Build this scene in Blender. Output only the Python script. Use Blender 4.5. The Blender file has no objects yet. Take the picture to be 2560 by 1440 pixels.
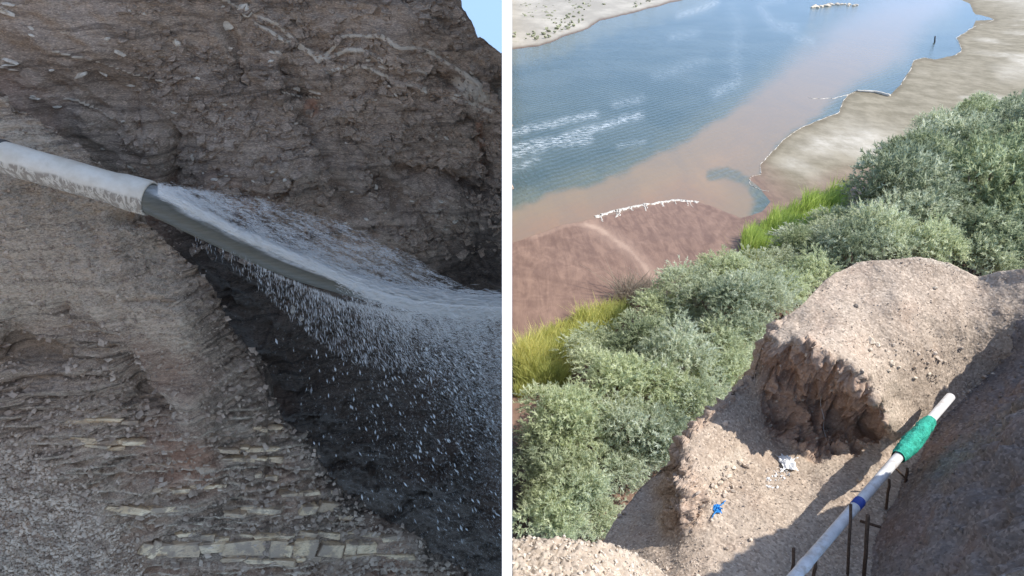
import bpy, math, random
import numpy as np
from mathutils import Vector, Matrix

sc = bpy.context.scene
R = math.radians
rng = np.random.default_rng(7)
random.seed(7)

# ------------------------------------------------------------------ camera
CAMZ = 25.0
PITCH = R(29.4)
F = 1544.0                       # focal length in photo pixels (photo is 2560 x 1440)
SP, CP = math.sin(PITCH), math.cos(PITCH)
cam = bpy.data.cameras.new('camera')
cam.sensor_width = 36.0
cam.lens = F / 2560.0 * 36.0
cam.clip_start = 0.05
cam.clip_end = 6000
camo = bpy.data.objects.new('camera', cam)
camo.location = (0, 0, CAMZ)
camo.rotation_euler = (R(90) - PITCH, 0, 0)
sc.collection.objects.link(camo)
sc.camera = camo

# ------------------------------------------------------------------ sky, sun, exposure
SUN = Vector((0.69, -0.05, 0.76)).normalized()      # direction towards the sun
SUN_EL = math.asin(SUN.z)
SUN_AZ = math.atan2(SUN.x, SUN.y)
w = bpy.data.worlds.new('World'); sc.world = w; w.use_nodes = True
nt = w.node_tree; nt.nodes.clear()
sky = nt.nodes.new('ShaderNodeTexSky'); sky.sky_type = 'NISHITA'; sky.sun_disc = False
sky.sun_elevation = SUN_EL; sky.sun_rotation = SUN_AZ
sky.air_density = 1.0; sky.dust_density = 0.6; sky.ozone_density = 1.2
tc = nt.nodes.new('ShaderNodeTexCoord')
sep = nt.nodes.new('ShaderNodeSeparateXYZ'); comb = nt.nodes.new('ShaderNodeCombineXYZ')
mx = nt.nodes.new('ShaderNodeMath'); mx.operation = 'MAXIMUM'; mx.inputs[1].default_value = 0.30
bg = nt.nodes.new('ShaderNodeBackground'); bg.inputs['Strength'].default_value = 0.15
wo = nt.nodes.new('ShaderNodeOutputWorld')
L = nt.links.new
L(tc.outputs['Generated'], sep.inputs[0]); L(sep.outputs[0], comb.inputs[0]); L(sep.outputs[1], comb.inputs[1])
L(sep.outputs[2], mx.inputs[0]); L(mx.outputs[0], comb.inputs[2])   # the sky goes on below eye level
L(comb.outputs[0], sky.inputs[0]); L(sky.outputs[0], bg.inputs[0]); L(bg.outputs[0], wo.inputs[0])

sun = bpy.data.lights.new('sun', 'SUN'); sun.energy = 3.2; sun.angle = R(0.5); sun.color = (1.0, 0.95, 0.88)
suno = bpy.data.objects.new('sun', sun); sc.collection.objects.link(suno)
suno.rotation_euler = (-SUN).to_track_quat('-Z', 'Y').to_euler()
suno.location = (20, 0, 60)

sc.view_settings.view_transform = 'Standard'
sc.view_settings.look = 'None'
sc.view_settings.exposure = 0.92
sc.view_settings.gamma = 1.0
sc.view_settings.use_curve_mapping = False
sc.cycles.max_bounces = 5
sc.cycles.transparent_max_bounces = 8

# ------------------------------------------------------------------ helpers: projection, noise, interpolation
def ray(px, py):
    """camera ray through a photo pixel: X, Y, Z per unit of depth"""
    tx = (np.asarray(px, float) - 1280.0) / F
    t = (720.0 - np.asarray(py, float)) / F
    return tx, CP + t * SP, t * CP - SP

def at_Y(px, py, Y):
    rx, ry, rz = ray(px, py); d = np.asarray(Y, float) / ry
    return np.stack([rx * d + 0 * ry, ry * d + 0 * rx, CAMZ + rz * d + 0 * rx], -1)

def at_z(px, py, z=0.0):
    rx, ry, rz = ray(px, py); d = (np.asarray(z, float) - CAMZ) / rz
    return np.stack([rx * d, ry * d + 0 * rx, CAMZ + rz * d + 0 * rx], -1)

def Y_of_z(py, z):
    rx, ry, rz = ray(0, py); return (z - CAMZ) / rz * ry

def depth_of(P):
    P = np.asarray(P, float); return P[..., 1] * CP + (CAMZ - P[..., 2]) * SP

_perm = np.random.default_rng(11).permutation(4096).astype(np.int64)
_grad = np.random.default_rng(12).normal(size=(4096, 3)); _grad /= np.linalg.norm(_grad, axis=1)[:, None]
def _h(ix, iy, iz):
    return _perm[(_perm[(_perm[ix & 4095] + iy) & 4095] + iz) & 4095]
def noise(P):
    P = np.asarray(P, float); sh = P.shape[:-1]; P = P.reshape(-1, 3)
    i = np.floor(P).astype(np.int64); f = P - i; u = f * f * f * (f * (f * 6 - 15) + 10)
    out = np.zeros(len(P))
    for dx in (0, 1):
        wx = u[:, 0] if dx else 1 - u[:, 0]
        for dy in (0, 1):
            wy = u[:, 1] if dy else 1 - u[:, 1]
            for dz in (0, 1):
                wz = u[:, 2] if dz else 1 - u[:, 2]
                g = _grad[_h(i[:, 0] + dx, i[:, 1] + dy, i[:, 2] + dz)]
                out += wx * wy * wz * ((f[:, 0] - dx) * g[:, 0] + (f[:, 1] - dy) * g[:, 1] + (f[:, 2] - dz) * g[:, 2])
    return (out * 1.5).reshape(sh)
def fbm(P, freq=1.0, octv=4, gain=0.5, ridged=False, off=0.0):
    P = np.asarray(P, float) * freq + off; a = 1.0; s = 0; tot = 0
    for k in range(octv):
        n = noise(P + 17.3 * k)
        if ridged: n = 1 - 2 * np.abs(n)
        s = s + a * n; tot += a; a *= gain; P = P * 2.03
    return s / tot
def worley(P, freq=1.0, off=0.0):
    """distance to nearest and second nearest cell points, and a random value of the nearest cell"""
    P = np.asarray(P, float) * freq + off; sh = P.shape[:-1]; P = P.reshape(-1, 3)
    i = np.floor(P).astype(np.int64); f1 = np.full(len(P), 9.0); f2 = np.full(len(P), 9.0); rid = np.zeros(len(P))
    for dx in (-1, 0, 1):
        for dy in (-1, 0, 1):
            for dz in (-1, 0, 1):
                h = _h(i[:, 0] + dx, i[:, 1] + dy, i[:, 2] + dz)
                c = np.stack([i[:, 0] + dx + (_perm[h] % 997) / 997., i[:, 1] + dy + (_perm[(h + 7) & 4095] % 991) / 991., i[:, 2] + dz + (_perm[(h + 31) & 4095] % 983) / 983.], -1)
                d = np.linalg.norm(P - c, axis=1)
                n1 = d < f1
                f2 = np.where(n1, f1, np.minimum(f2, d)); rid = np.where(n1, (h % 1009) / 1009., rid); f1 = np.where(n1, d, f1)
    return f1.reshape(sh), f2.reshape(sh), rid.reshape(sh)

def rbf(ctrl, sx=1 / 300., ridge=1e-4):
    c = np.array(ctrl, float); p = c[:, :2] * sx; v = c[:, 2]; n = len(p)
    K = np.linalg.norm(p[:, None] - p[None], axis=2) + ridge * np.eye(n)
    Q = np.hstack([np.ones((n, 1)), p]); A = np.block([[K, Q], [Q.T, np.zeros((3, 3))]])
    s = np.linalg.solve(A, np.concatenate([v, np.zeros(3)]))
    def f(x, y):
        x = np.asarray(x, float); y = np.asarray(y, float); q = np.stack(np.broadcast_arrays(x, y), -1) * sx
        r = np.zeros(q.shape[:-1])
        for k in range(n): r = r + s[k] * np.linalg.norm(q - p[k], axis=-1)
        return r + s[n] + s[n + 1] * q[..., 0] + s[n + 2] * q[..., 1]
    return f
def sstep(a, b, x):
    t = np.clip((x - a) / (b - a), 0, 1); return t * t * (3 - 2 * t)
def seg_dist(pts, poly, closed):
    pts = np.asarray(pts, float); a = np.array(poly, float); b = np.roll(a, -1, 0)
    if not closed: a, b = a[:-1], b[:-1]
    best = np.full(pts.shape[:-1], 1e9)
    for p, q in zip(a, b):
        e = q - p; t = np.clip(((pts - p) @ e) / (e @ e + 1e-9), 0, 1)
        best = np.minimum(best, np.linalg.norm(pts - p - t[..., None] * e, axis=-1))
    return best
def sdf(pts, poly):
    """signed distance to a closed polygon, positive inside"""
    pts = np.asarray(pts, float); d = seg_dist(pts, poly, True); a = np.array(poly, float); b = np.roll(a, -1, 0)
    ins = np.zeros(pts.shape[:-1], bool); x, y = pts[..., 0], pts[..., 1]
    for p, q in zip(a, b):
        if p[1] == q[1]: continue
        c = ((p[1] > y) != (q[1] > y)) & (x < (q[0] - p[0]) * (y - p[1]) / (q[1] - p[1]) + p[0])
        ins ^= c
    return np.where(ins, d, -d)
def curve(pts):
    a = np.array(pts, float); return lambda x: np.interp(x, a[:, 0], a[:, 1])

# ------------------------------------------------------------------ helpers: meshes and objects
def mesh(name, V, faces, smooth=True, attrs=None):
    """faces: an (n,k) array, or a list of such arrays with different k"""
    V = np.asarray(V, np.float32).reshape(-1, 3)
    if not isinstance(faces, list): faces = [faces]
    faces = [np.asarray(f, np.int32) for f in faces if len(f)]
    me = bpy.data.meshes.new(name)
    me.vertices.add(len(V)); me.vertices.foreach_set('co', V.ravel())
    li = np.concatenate([f.ravel() for f in faces]); tot = np.concatenate([np.full(len(f), f.shape[1]) for f in faces])
    st = np.concatenate([[0], np.cumsum(tot)[:-1]])
    me.loops.add(len(li)); me.loops.foreach_set('vertex_index', li)
    me.polygons.add(len(tot)); me.polygons.foreach_set('loop_start', st.astype(np.int32))
    me.polygons.foreach_set('use_smooth', np.full(len(tot), smooth))
    me.update(calc_edges=True)
    for k, a in (attrs or {}).items():
        at = me.attributes.new(k, 'FLOAT', 'POINT'); at.data.foreach_set('value', np.asarray(a, np.float32).ravel())
    return me
def obj(name, me, mat=None, parent=None, label=None, cat=None, group=None, kind=None):
    o = bpy.data.objects.new(name, me); sc.collection.objects.link(o)
    if mat is not None and me is not None and not me.materials: me.materials.append(mat)
    if parent: o.parent = parent
    if label: o['label'] = label
    if cat: o['category'] = cat
    if group: o['group'] = group
    if kind: o['kind'] = kind
    return o
def gridfaces(nr, nc):
    i = np.arange(nr * nc).reshape(nr, nc)
    return np.stack([i[:-1, :-1], i[:-1, 1:], i[1:, 1:], i[1:, :-1]], -1).reshape(-1, 4)
def gridnormals(P):
    du = np.gradient(P, axis=1); dv = np.gradient(P, axis=0); n = np.cross(du, dv)
    return n / (np.linalg.norm(n, axis=-1, keepdims=True) + 1e-12)
def tube(path, radii, n=12, cap=True, squash=None):
    path = np.asarray(path, float); m = len(path); radii = np.broadcast_to(radii, (m,))
    T = np.gradient(path, axis=0); T /= np.linalg.norm(T, axis=1)[:, None]
    ref = np.array([0, 0, 1.]) if abs(T[:, 2]).mean() < 0.9 else np.array([0, 1., 0])
    V = []
    for k in range(m):
        s = np.cross(T[k], ref); s /= np.linalg.norm(s); u = np.cross(s, T[k])
        a = np.arange(n) * 2 * np.pi / n
        V.append(path[k] + radii[k] * (np.cos(a)[:, None] * s + np.sin(a)[:, None] * u))
    V = np.concatenate(V); i = np.arange(m * n).reshape(m, n); j = np.roll(i, -1, 1)
    q = np.stack([i[:-1], i[1:], j[1:], j[:-1]], -1).reshape(-1, 4)
    if not cap: return V, [q]
    V = np.vstack([V, path[0], path[-1]]); c0, c1 = m * n, m * n + 1
    t = np.vstack([np.stack([np.full(n, c0), i[0], j[0]], -1), np.stack([np.full(n, c1), j[-1], i[-1]], -1)])
    return V, [q, t]
def join(parts):
    Vs, fs, b = [], {}, 0
    for V, faces in parts:
        for f in (faces if isinstance(faces, list) else [faces]):
            f = np.asarray(f); fs.setdefault(f.shape[1], []).append(f + b)
        Vs.append(V); b += len(V)
    return np.concatenate(Vs), [np.concatenate(v) for v in fs.values()]
def ico(sub=1):
    import bmesh
    bm = bmesh.new(); bmesh.ops.create_icosphere(bm, subdivisions=sub, radius=1.0)
    V = np.array([v.co[:] for v in bm.verts]); Fc = np.array([[v.index for v in f.verts] for f in bm.faces]); bm.free()
    return V, Fc
BOXV = np.array([[x, y, z] for x in (-1, 1) for y in (-1, 1) for z in (-1, 1)], float)
BOXF = np.array([[0, 1, 3, 2], [4, 6, 7, 5], [0, 4, 5, 1], [2, 3, 7, 6], [0, 2, 6, 4], [1, 5, 7, 3]])
OCTV = np.array([[1, 0, 0], [-1, 0, 0], [0, 1, 0], [0, -1, 0], [0, 0, 1], [0, 0, -1]], float)
OCTF = np.array([[0, 2, 4], [2, 1, 4], [1, 3, 4], [3, 0, 4], [2, 0, 5], [1, 2, 5], [3, 1, 5], [0, 3, 5]])
def rock_shape(seed, sub=2, rough=0.35, cut=5):
    r = np.random.default_rng(seed); V, Fc = ico(sub)
    for _ in range(cut):                               # knock flat faces off
        n = r.normal(size=3); n /= np.linalg.norm(n); d = r.uniform(0.55, 0.85)
        h = V @ n - d; V = V - np.where(h > 0, h, 0)[:, None] * n
    V = V * (1 + rough * 0.5 * noise(V * 1.7 + seed * 3.1)[:, None])
    return V, Fc
def stamp(base, P, S, Rm):
    """many copies of one shape in one mesh. P (n,3), S (n,3), Rm (n,3,3)"""
    V, Fc = base; n = len(P)
    W = np.einsum('nij,nkj->nki', Rm, V[None] * S[:, None, :]) + P[:, None, :]
    return W.reshape(-1, 3), (Fc[None] + (np.arange(n) * len(V))[:, None, None]).reshape(-1, Fc.shape[1])
def frames(Z, spin=None):
    """rotation matrices whose third column is Z (n,3)"""
    Z = np.asarray(Z, float); n = len(Z); Z = Z / np.linalg.norm(Z, axis=1)[:, None]
    a = rng.uniform(0, 2 * np.pi, n) if spin is None else spin
    h = np.where(np.abs(Z[:, 2:3]) < 0.9, np.array([[0, 0, 1.]]), np.array([[1., 0, 0]]))
    X = np.cross(h, Z); X /= np.linalg.norm(X, axis=1)[:, None]; Yv = np.cross(Z, X)
    c, s = np.cos(a)[:, None], np.sin(a)[:, None]
    return np.stack([X * c + Yv * s, -X * s + Yv * c, Z], -1)

# ------------------------------------------------------------------ helpers: materials
class M:
    def __init__(s, name):
        s.m = bpy.data.materials.new(name); s.m.use_nodes = True; s.t = s.m.node_tree; s.t.nodes.clear()
        s.out = s.n('ShaderNodeOutputMaterial'); s.geo = s.n('ShaderNodeNewGeometry')
    def n(s, k, **kw):
        o = s.t.nodes.new(k)
        for a, b in kw.items(): setattr(o, a, b)
        return o
    def link(s, a, b): s.t.links.new(a, b)
    def setv(s, inp, v):
        if hasattr(v, 'is_output') or isinstance(v, bpy.types.NodeSocket): s.link(v, inp)
        elif isinstance(v, (tuple, list)) and len(v) == 3 and inp.type == 'RGBA': inp.default_value = (*v, 1)
        else: inp.default_value = v
    def pos(s, scale=(1, 1, 1), obj=False, rot=(0, 0, 0)):
        mp = s.n('ShaderNodeMapping'); mp.inputs['Scale'].default_value = scale; mp.inputs['Rotation'].default_value = rot
        if obj: s.link(s.n('ShaderNodeTexCoord').outputs['Object'], mp.inputs[0])
        else: s.link(s.geo.outputs['Position'], mp.inputs[0])
        return mp.outputs[0]
    def noise(s, scale, detail=4, rough=0.6, vec=None, dist=0.0):
        o = s.n('ShaderNodeTexNoise'); o.inputs['Scale'].default_value = scale; o.inputs['Detail'].default_value = detail
        o.inputs['Roughness'].default_value = rough; o.inputs['Distortion'].default_value = dist
        if vec is not None: s.link(vec, o.inputs['Vector'])
        else: s.link(s.geo.outputs['Position'], o.inputs['Vector'])
        return o.outputs['Fac']
    def voro(s, scale, vec=None, feature='F1', out='Distance'):
        o = s.n('ShaderNodeTexVoronoi'); o.feature = feature; o.inputs['Scale'].default_value = scale
        s.link(vec if vec is not None else s.geo.outputs['Position'], o.inputs['Vector'])
        return o.outputs[out]
    def attr(s, name): return s.n('ShaderNodeAttribute', attribute_name=name).outputs['Fac']
    def math(s, op, a, b=0.0, clamp=False):
        o = s.n('ShaderNodeMath', operation=op, use_clamp=clamp); s.setv(o.inputs[0], a); s.setv(o.inputs[1], b); return o.outputs[0]
    def ramp(s, x, lo, hi, a=0.0, b=1.0, smooth=True):
        o = s.n('ShaderNodeMapRange'); o.interpolation_type = 'SMOOTHSTEP' if smooth else 'LINEAR'
        s.setv(o.inputs[0], x)
        for i, v in zip((1, 2, 3, 4), (lo, hi, a, b)): o.inputs[i].default_value = v
        return o.outputs[0]
    def mix(s, f, a, b, mode='MIX'):
        o = s.n('ShaderNodeMix', data_type='RGBA', blend_type=mode); s.setv(o.inputs[0], f); s.setv(o.inputs[6], a); s.setv(o.inputs[7], b); return o.outputs[2]
    def bump(s, h, strength=0.5, dist=0.02, prev=None):
        o = s.n('ShaderNodeBump'); o.inputs['Strength'].default_value = strength; o.inputs['Distance'].default_value = dist
        s.link(h, o.inputs['Height'])
        if prev is not None: s.link(prev, o.inputs['Normal'])
        return o.outputs[0]
    def finish(s, col, rough=0.9, normal=None, spec=0.3, **kw):
        b = s.n('ShaderNodeBsdfPrincipled'); s.setv(b.inputs['Base Color'], col); s.setv(b.inputs['Roughness'], rough)
        s.setv(b.inputs['Specular IOR Level'], spec)
        if normal is not None: s.link(normal, b.inputs['Normal'])
        for k, v in kw.items(): s.setv(b.inputs[k.replace('_', ' ')], v)
        s.link(b.outputs[0], s.out.inputs[0]); s.b = b
        return s.m
def plain(name, col, rough=0.6, var=0.15, scale=8, spec=0.3, obj=True, **kw):
    m = M(name); v = m.pos(obj=obj); n = m.noise(scale, 4, 0.6, v)
    d = tuple(c * (1 - var) for c in col); l = tuple(min(1, c * (1 + var)) for c in col)
    return m.finish(m.mix(m.ramp(n, .3, .7), d, l), rough, m.bump(m.noise(scale * 5, 3, .6, v), .25, .01), spec, **kw)

# ================================================================== LARGE STRUCTURE
# ------------------------------------------------------------------ rock and earth materials
def earth_material(name, dark, light, pale, grit=60, strat=None, relief=1.0, gscale=1.0, dip=0.0, beds=None):
    """attributes: pale (light stone colour, also warm light painted on the scree), wet (water-darkened), red (iron-red clay)"""
    m = M(name)
    vec = m.pos(strat, rot=(0, dip, 0)) if strat else None
    big = m.noise(0.55 * gscale, 5, .6, vec); mid = m.noise(3.2 * gscale, 6, .65, vec); fine = m.noise(22 * gscale, 5, .7, vec)
    f = m.math('ADD', m.math('MULTIPLY', big, .5), m.math('ADD', m.math('MULTIPLY', mid, .35), m.math('MULTIPLY', fine, .35)))
    col = m.mix(m.ramp(f, .42, .80), dark, light)
    vf = m.pos(tuple(1.35 * a for a in strat), rot=(0, dip, 0)) if strat else None
    ch = m.voro(grit * gscale, vf, 'F1', 'Color')
    chs = m.n('ShaderNodeSeparateColor'); m.link(ch, chs.inputs[0])
    col = m.mix(m.ramp(chs.outputs[0], .55, 1.0, 0, .45), col, tuple(min(1, c * 1.55) for c in light))
    col = m.mix(m.ramp(chs.outputs[1], .6, 1.0, 0, .55), col, tuple(c * .55 for c in dark))
    if beds:
        bv = m.n('ShaderNodeVectorMath', operation='ADD'); wn = m.n('ShaderNodeTexNoise'); wn.inputs['Scale'].default_value = .9; wn.inputs['Detail'].default_value = 3; m.link(m.geo.outputs['Position'], wn.inputs['Vector'])
        ws = m.n('ShaderNodeVectorMath', operation='SCALE'); m.link(wn.outputs['Color'], ws.inputs[0]); ws.inputs['Scale'].default_value = beds[2]; m.link(m.geo.outputs['Position'], bv.inputs[0]); m.link(ws.outputs[0], bv.inputs[1])
        mp = m.n('ShaderNodeMapping'); mp.inputs['Scale'].default_value = (.5, .5, beds[0]); mp.inputs['Rotation'].default_value = (0, dip, 0); m.link(bv.outputs[0], mp.inputs[0])
        b1 = m.noise(1.0, 5, .72, mp.outputs[0])
        col = m.mix(m.ramp(b1, .50, .36, 0, beds[1]), col, tuple(c * .42 for c in dark)); col = m.mix(m.ramp(b1, .56, .68, 0, beds[1] * .8), col, tuple(min(1, c * 1.25) for c in light))
    spk = m.ramp(m.noise(48 * gscale, 2, .5, vf), .69, .76)
    col = m.mix(m.math('MULTIPLY', spk, .7), col, pale)
    col = m.mix(m.math('MULTIPLY', m.attr('red'), .8), col, m.mix(fine, (dark[0] * 1.5, dark[1] * .95, dark[2] * .8), (light[0] * 1.1, light[1] * .82, light[2] * .7)))
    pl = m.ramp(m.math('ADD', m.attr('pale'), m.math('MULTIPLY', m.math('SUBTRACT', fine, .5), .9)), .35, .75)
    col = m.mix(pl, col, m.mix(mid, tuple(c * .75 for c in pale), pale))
    wet = m.attr('wet')
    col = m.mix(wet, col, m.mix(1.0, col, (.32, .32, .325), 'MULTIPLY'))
    h = m.math('ADD', m.math('MULTIPLY', fine, .6), m.math('MULTIPLY', m.voro(grit * .8 * gscale, vf), .5))
    nb = m.bump(h, .8 * relief, .03)
    nb = m.bump(m.noise(110 * gscale, 3, .7, vf), .6 * relief, .008, nb)
    return m.finish(col, m.ramp(wet, 0, 1, .95, .55), nb, .25)

ROCK_CLIFF = earth_material('cliff_rock', (.30, .215, .152), (.60, .445, .32), (.84, .69, .52), 34, (.7, 1, 2.6), dip=R(-16), beds=(9.0, .62, .40))
ROCK_SPUR = earth_material('shale_rock', (.27, .195, .135), (.58, .435, .305), (.84, .66, .465), 42, (1, 1, 3.2), beds=(17.0, .85, .07))
GRAVEL = earth_material('gravel_earth', (.31, .240, .182), (.495, .410, .325), (.62, .55, .45), 22, None, .8)
SHADE_EARTH = earth_material('shade_darkened_earth', (.155, .132, .12), (.275, .24, .22), (.42, .37, .31), 20, None, 1.0)  # earth colour darkened to deepen the shade on the bank
PALE_EARTH = earth_material('pale_earth', (.35, .28, .215), (.49, .405, .315), (.60, .515, .41), 14, None, .9)

# ------------------------------------------------------------------ long wall added between the two places, keeping sun off the cliff
WTOP = 33.0  # raised above the view so it blocks the sun for the cliff
WALL_T = 25.0 / F * 4.2
def build_wall():
    e0 = at_Y(1280, 1700, 1.0); 
    def onplane(py, d):
        rx, ry, rz = ray(1280, py); return (float(ry * d), float(CAMZ + rz * d))
    D = 4.2
    a, b = onplane(1750, D), onplane(-120, D)
    far = [(9.0, 24.75), (14, 24.3), (120, 16.5), (420, -.5), (420, -2), (40, -2), (9, 12), a]
    prof = [a, b, (b[0], WTOP), (12.5, WTOP), (12.5, 24.4), (120, 16.5), (420, -.5), (420, -2), (8, -2)]
    T = WALL_T
    root = obj('added_wall', None, label='added long thin white-edged wall dividing cliff from lake and shading the cliff', cat='wall')
    def prism(pr, x0, x1):
        n = len(pr); V = [(x0, y, z) for y, z in pr] + [(x1, y, z) for y, z in pr]
        q = [(i, (i + 1) % n, n + (i + 1) % n, n + i) for i in range(n)]
        import bmesh
        bm = bmesh.new(); vs = [bm.verts.new(v) for v in V]
        for f in q: bm.faces.new([vs[i] for i in f])
        bm.faces.new(vs[:n]); bm.faces.new(vs[n:][::-1])
        bmesh.ops.recalc_face_normals(bm, faces=bm.faces)
        me = bpy.data.meshes.new('wall'); bm.to_mesh(me); bm.free(); return me
    dy = .03
    pr = [(y + (dy if i in (0, 1, 2) else 0), z) for i, (y, z) in enumerate(prof)]
    obj('bounce_panel', prism(pr, -T + .003, -T * .5 - .0005), plain('white_render', (.84, .83, .81), .8, .03, .7, .2), root)  # cliff side kept white to bounce light into the shaded place
    obj('grey_panel', prism(pr, -T * .5 + .0005, -.003), plain('grey_render', (.17, .165, .16), .9, .12, .7, .2), root)
    edge = [a, b, (b[0], WTOP), (b[0] + dy, WTOP), (b[0] + dy, b[1]), (a[0] + dy, a[1])]
    obj('white_edge', prism(edge, -T, 0), plain('white_paint', (.86, .86, .86), .6, .01, 3, .2), root)
build_wall()

# ------------------------------------------------------------------ sheets of terrain shaped from rows of sight lines
def sheet(xs, top, ybot, nrow, Yf, roll=8, rstep=.16, rdir=(0, 1, -.2), pw=1.0):
    xs = np.asarray(xs, float); v = np.linspace(0, 1, nrow) ** pw
    tp = top(xs); PX = np.broadcast_to(xs, (nrow, len(xs))).copy(); PY = ybot + (tp - ybot)[None] * v[:, None]
    P = at_Y(PX, PY, Yf(PX, PY))
    extra = []; base = P[-1]
    for k in range(1, roll + 1):
        a = min(.85, .10 + .09 * k); vr = base - np.array([0, 0, CAMZ]); vr = vr / np.linalg.norm(vr, axis=-1, keepdims=True)
        dv = vr * (1 - a) + np.array([0, .12, -1.]) * a
        base = base + dv * rstep * (1 + .2 * k); extra.append(base)
    P = np.concatenate([P, np.array(extra)]) if roll else P
    if roll:
        PX = np.concatenate([PX, np.repeat(xs[None], roll, 0)]); PY = np.concatenate([PY, np.repeat(tp[None], roll, 0)])
    return P, PX, PY

def px_dist(PX, PY, line): return seg_dist(np.stack([PX, PY], -1), line, False)
def px_sdf(PX, PY, poly): return sdf(np.stack([PX, PY], -1), poly)

# ---- the big shaded cliff
cliff_top = curve([(-500, -800), (600, -700), (900, -420), (1060, -180), (1120, -70), (1148, -5), (1160, 22), (1178, 48), (1192, 85), (1215, 98), (1240, 122), (1256, 127), (1262, 132)])
cliff_Y = rbf([(-500, 0, 9.6), (-500, 900, 9.2), (-500, 1500, 9.0), (0, -700, 11.2), (0, 300, 9.9), (0, 0, 10.1), (400, 300, 10.3), (700, 200, 10.7), (700, 600, 10.3), (1000, 300, 11.0),
               (860, 330, 11.1), (1000, 90, 10.9), (1250, 200, 11.9), (1120, 500, 11.2), (1250, 700, 11.3), (1250, 1440, 10.2), (800, 1440, 9.6), (600, 900, 9.8), (440, 500, 10.55), (560, 480, 10.2), (760, 420, 10.35),
               (400, 1400, 9.2), (0, 1400, 9.0), (1000, -300, 12.0), (1250, 1650, 9.8), (0, 1650, 8.8), (740, 180, 10.95), (940, 640, 10.6), (1180, 620, 11.7)])
BANDS = [[(560, 0), (640, 40), (700, 62), (750, 110), (800, 152), (860, 92), (960, 88), (1050, 118), (1130, 165), (1190, 215)],
         [(640, 60), (760, 120), (818, 148), (870, 125), (915, 122), (960, 140), (1030, 165), (1105, 205)],
         [(820, 178), (890, 162), (930, 160), (990, 190), (1060, 222)],
         [(1120, 240), (1220, 280)], [(1110, 420), (1160, 412), (1210, 445)], [(150, 120), (230, 140), (340, 185), (420, 210)], [(120, 240), (200, 245), (290, 295)],
         [(700, 225), (800, 250)], [(0, 160), (60, 170)], [(0, 15), (40, 40)]]
xs = np.unique(np.concatenate([np.arange(-500, 0, 12.), np.arange(0, 1262, 3.6), [1262]]))
cliff_edge = lambda x: cliff_top(x) + sstep(1000, 1140, x) * (9 * noise(np.stack([x * .045, 0 * x, 0 * x + 2], -1)) + 6 * noise(np.stack([x * .13, 0 * x, 0 * x + 7], -1)))
P, PX, PY = sheet(xs, cliff_edge, 1650, 470, cliff_Y, roll=10)
N = -gridnormals(P); N *= np.sign(-(N * P).sum(-1, keepdims=True) + 1e-9) if False else 1
if N[200, 200, 1] > 0: N = -N
S = P * np.array([1, 1, 1]) ; 
dipz = P[..., 2] + .28 * P[..., 0] + .35 * fbm(P, .35, 3)
layer = noise(np.stack([dipz * 3.1, 0 * dipz + 3.3, 0 * dipz + .5], -1)) * .5 + noise(np.stack([dipz * 8.3, P[..., 0] * .25, 0 * dipz + 5.5], -1)) * .35 + noise(np.stack([dipz * 19, P[..., 0] * .6, 0 * dipz + 9.5], -1)) * .2
big = fbm(P, .45, 3); rid = fbm(P * np.array([1, 1, .55]), .8, 4, ridged=True, off=4.2)
wp = np.stack([fbm(P, 1.3, 3, off=40.), fbm(P, 1.3, 3, off=60.), fbm(P, 1.3, 3, off=80.)], -1)
tilt = np.array([[.94, 0, -.34], [0, 1, 0], [.34, 0, .94]])            # the beds dip to the right
Pt = (P + .45 * wp) @ tilt
f1, f2, rv = worley(Pt * np.array([.55, 1, 1.5]), 1.25)
g1, g2, rv2 = worley(Pt * np.array([.6, 1, 1.7]), 3.3); crack2 = sstep(0, .10, g2 - g1)
k1, k2, rv4 = worley((P + .15 * wp) @ tilt * np.array([.7, 1, 1.9]), 8.5)
ter = dipz * 2.6 + .8 * fbm(P, .9, 3, off=15.); ter = np.floor(ter) + sstep(.55, 1, ter - np.floor(ter)) - ter     # stepped ledges
bd = np.min([px_dist(PX, PY + 9 * fbm(P, 1.6, 2), b) * (1.0 if k < 4 else 2.2) for k, b in enumerate(BANDS)], 0)
mask = sstep(350, 800, PX) * sstep(60, 260, PY)
diag = fbm(np.stack([(P[..., 0] + P[..., 2]) * 1.5, P[..., 1], (P[..., 0] - P[..., 2]) * .35], -1), .9, 4, ridged=True)
disp = .40 * big + .20 * (rid - .2) + .07 * layer + .05 * ter + .16 * (diag - .2) + (.05 + .14 * mask) * (rv - .5) + (.02 + .04 * mask) * (rv2 - .5) - .03 * (1 - crack2) * mask + .015 * (rv4 - .5) + .035 * fbm(P, 4.5, 5, .62) + .06 * sstep(9, 3, bd)
# diagonal gullies of the right part and an overhung hollow near the top right
for line, dep, wid in (([(440, 330), (438, 430), (410, 520)], .30, 16), ([(720, 160), (740, 230), (800, 260)], .30, 22), ([(1240, 215), (1262, 230)], .5, 22), ([(940, 440), (980, 490), (1080, 560)], .3, 22), ([(1210, 330), (1225, 440)], .25, 14),
                       ([(760, 300), (830, 420), (880, 520)], .22, 20), ([(1080, 190), (1130, 200)], .35, 14), ([(1000, 420), (1100, 430), (1200, 470)], .3, 16), ([(560, 60), (590, 120), (600, 200)], .2, 14), ([(240, 190), (330, 240), (350, 330)], .14, 12)):
    disp -= dep * np.exp(-(px_dist(PX + 14 * fbm(P, 2, 2), PY + 14 * fbm(P, 2, 2, off=9.), line) / wid) ** 2)
edge = sstep(-.2, 1.0, (PY - cliff_top(PX)) / 60.)
P2 = P + N * (disp * (.45 + .55 * edge))[..., None]
P2[..., 0] = np.minimum(P2[..., 0], -WALL_T - .02)
tuft = fbm(P, 1.2, 3, off=21.)
pale = np.clip(1.15 * sstep(6.5, 2.5, bd) * (.85 + 1.0 * fbm(P, 3.2, 3)) + .62 * sstep(.33, .5, fbm(P * np.array([1, 1, 2.2]), 2.1, 4, off=6.)) , 0, 1)
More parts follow.
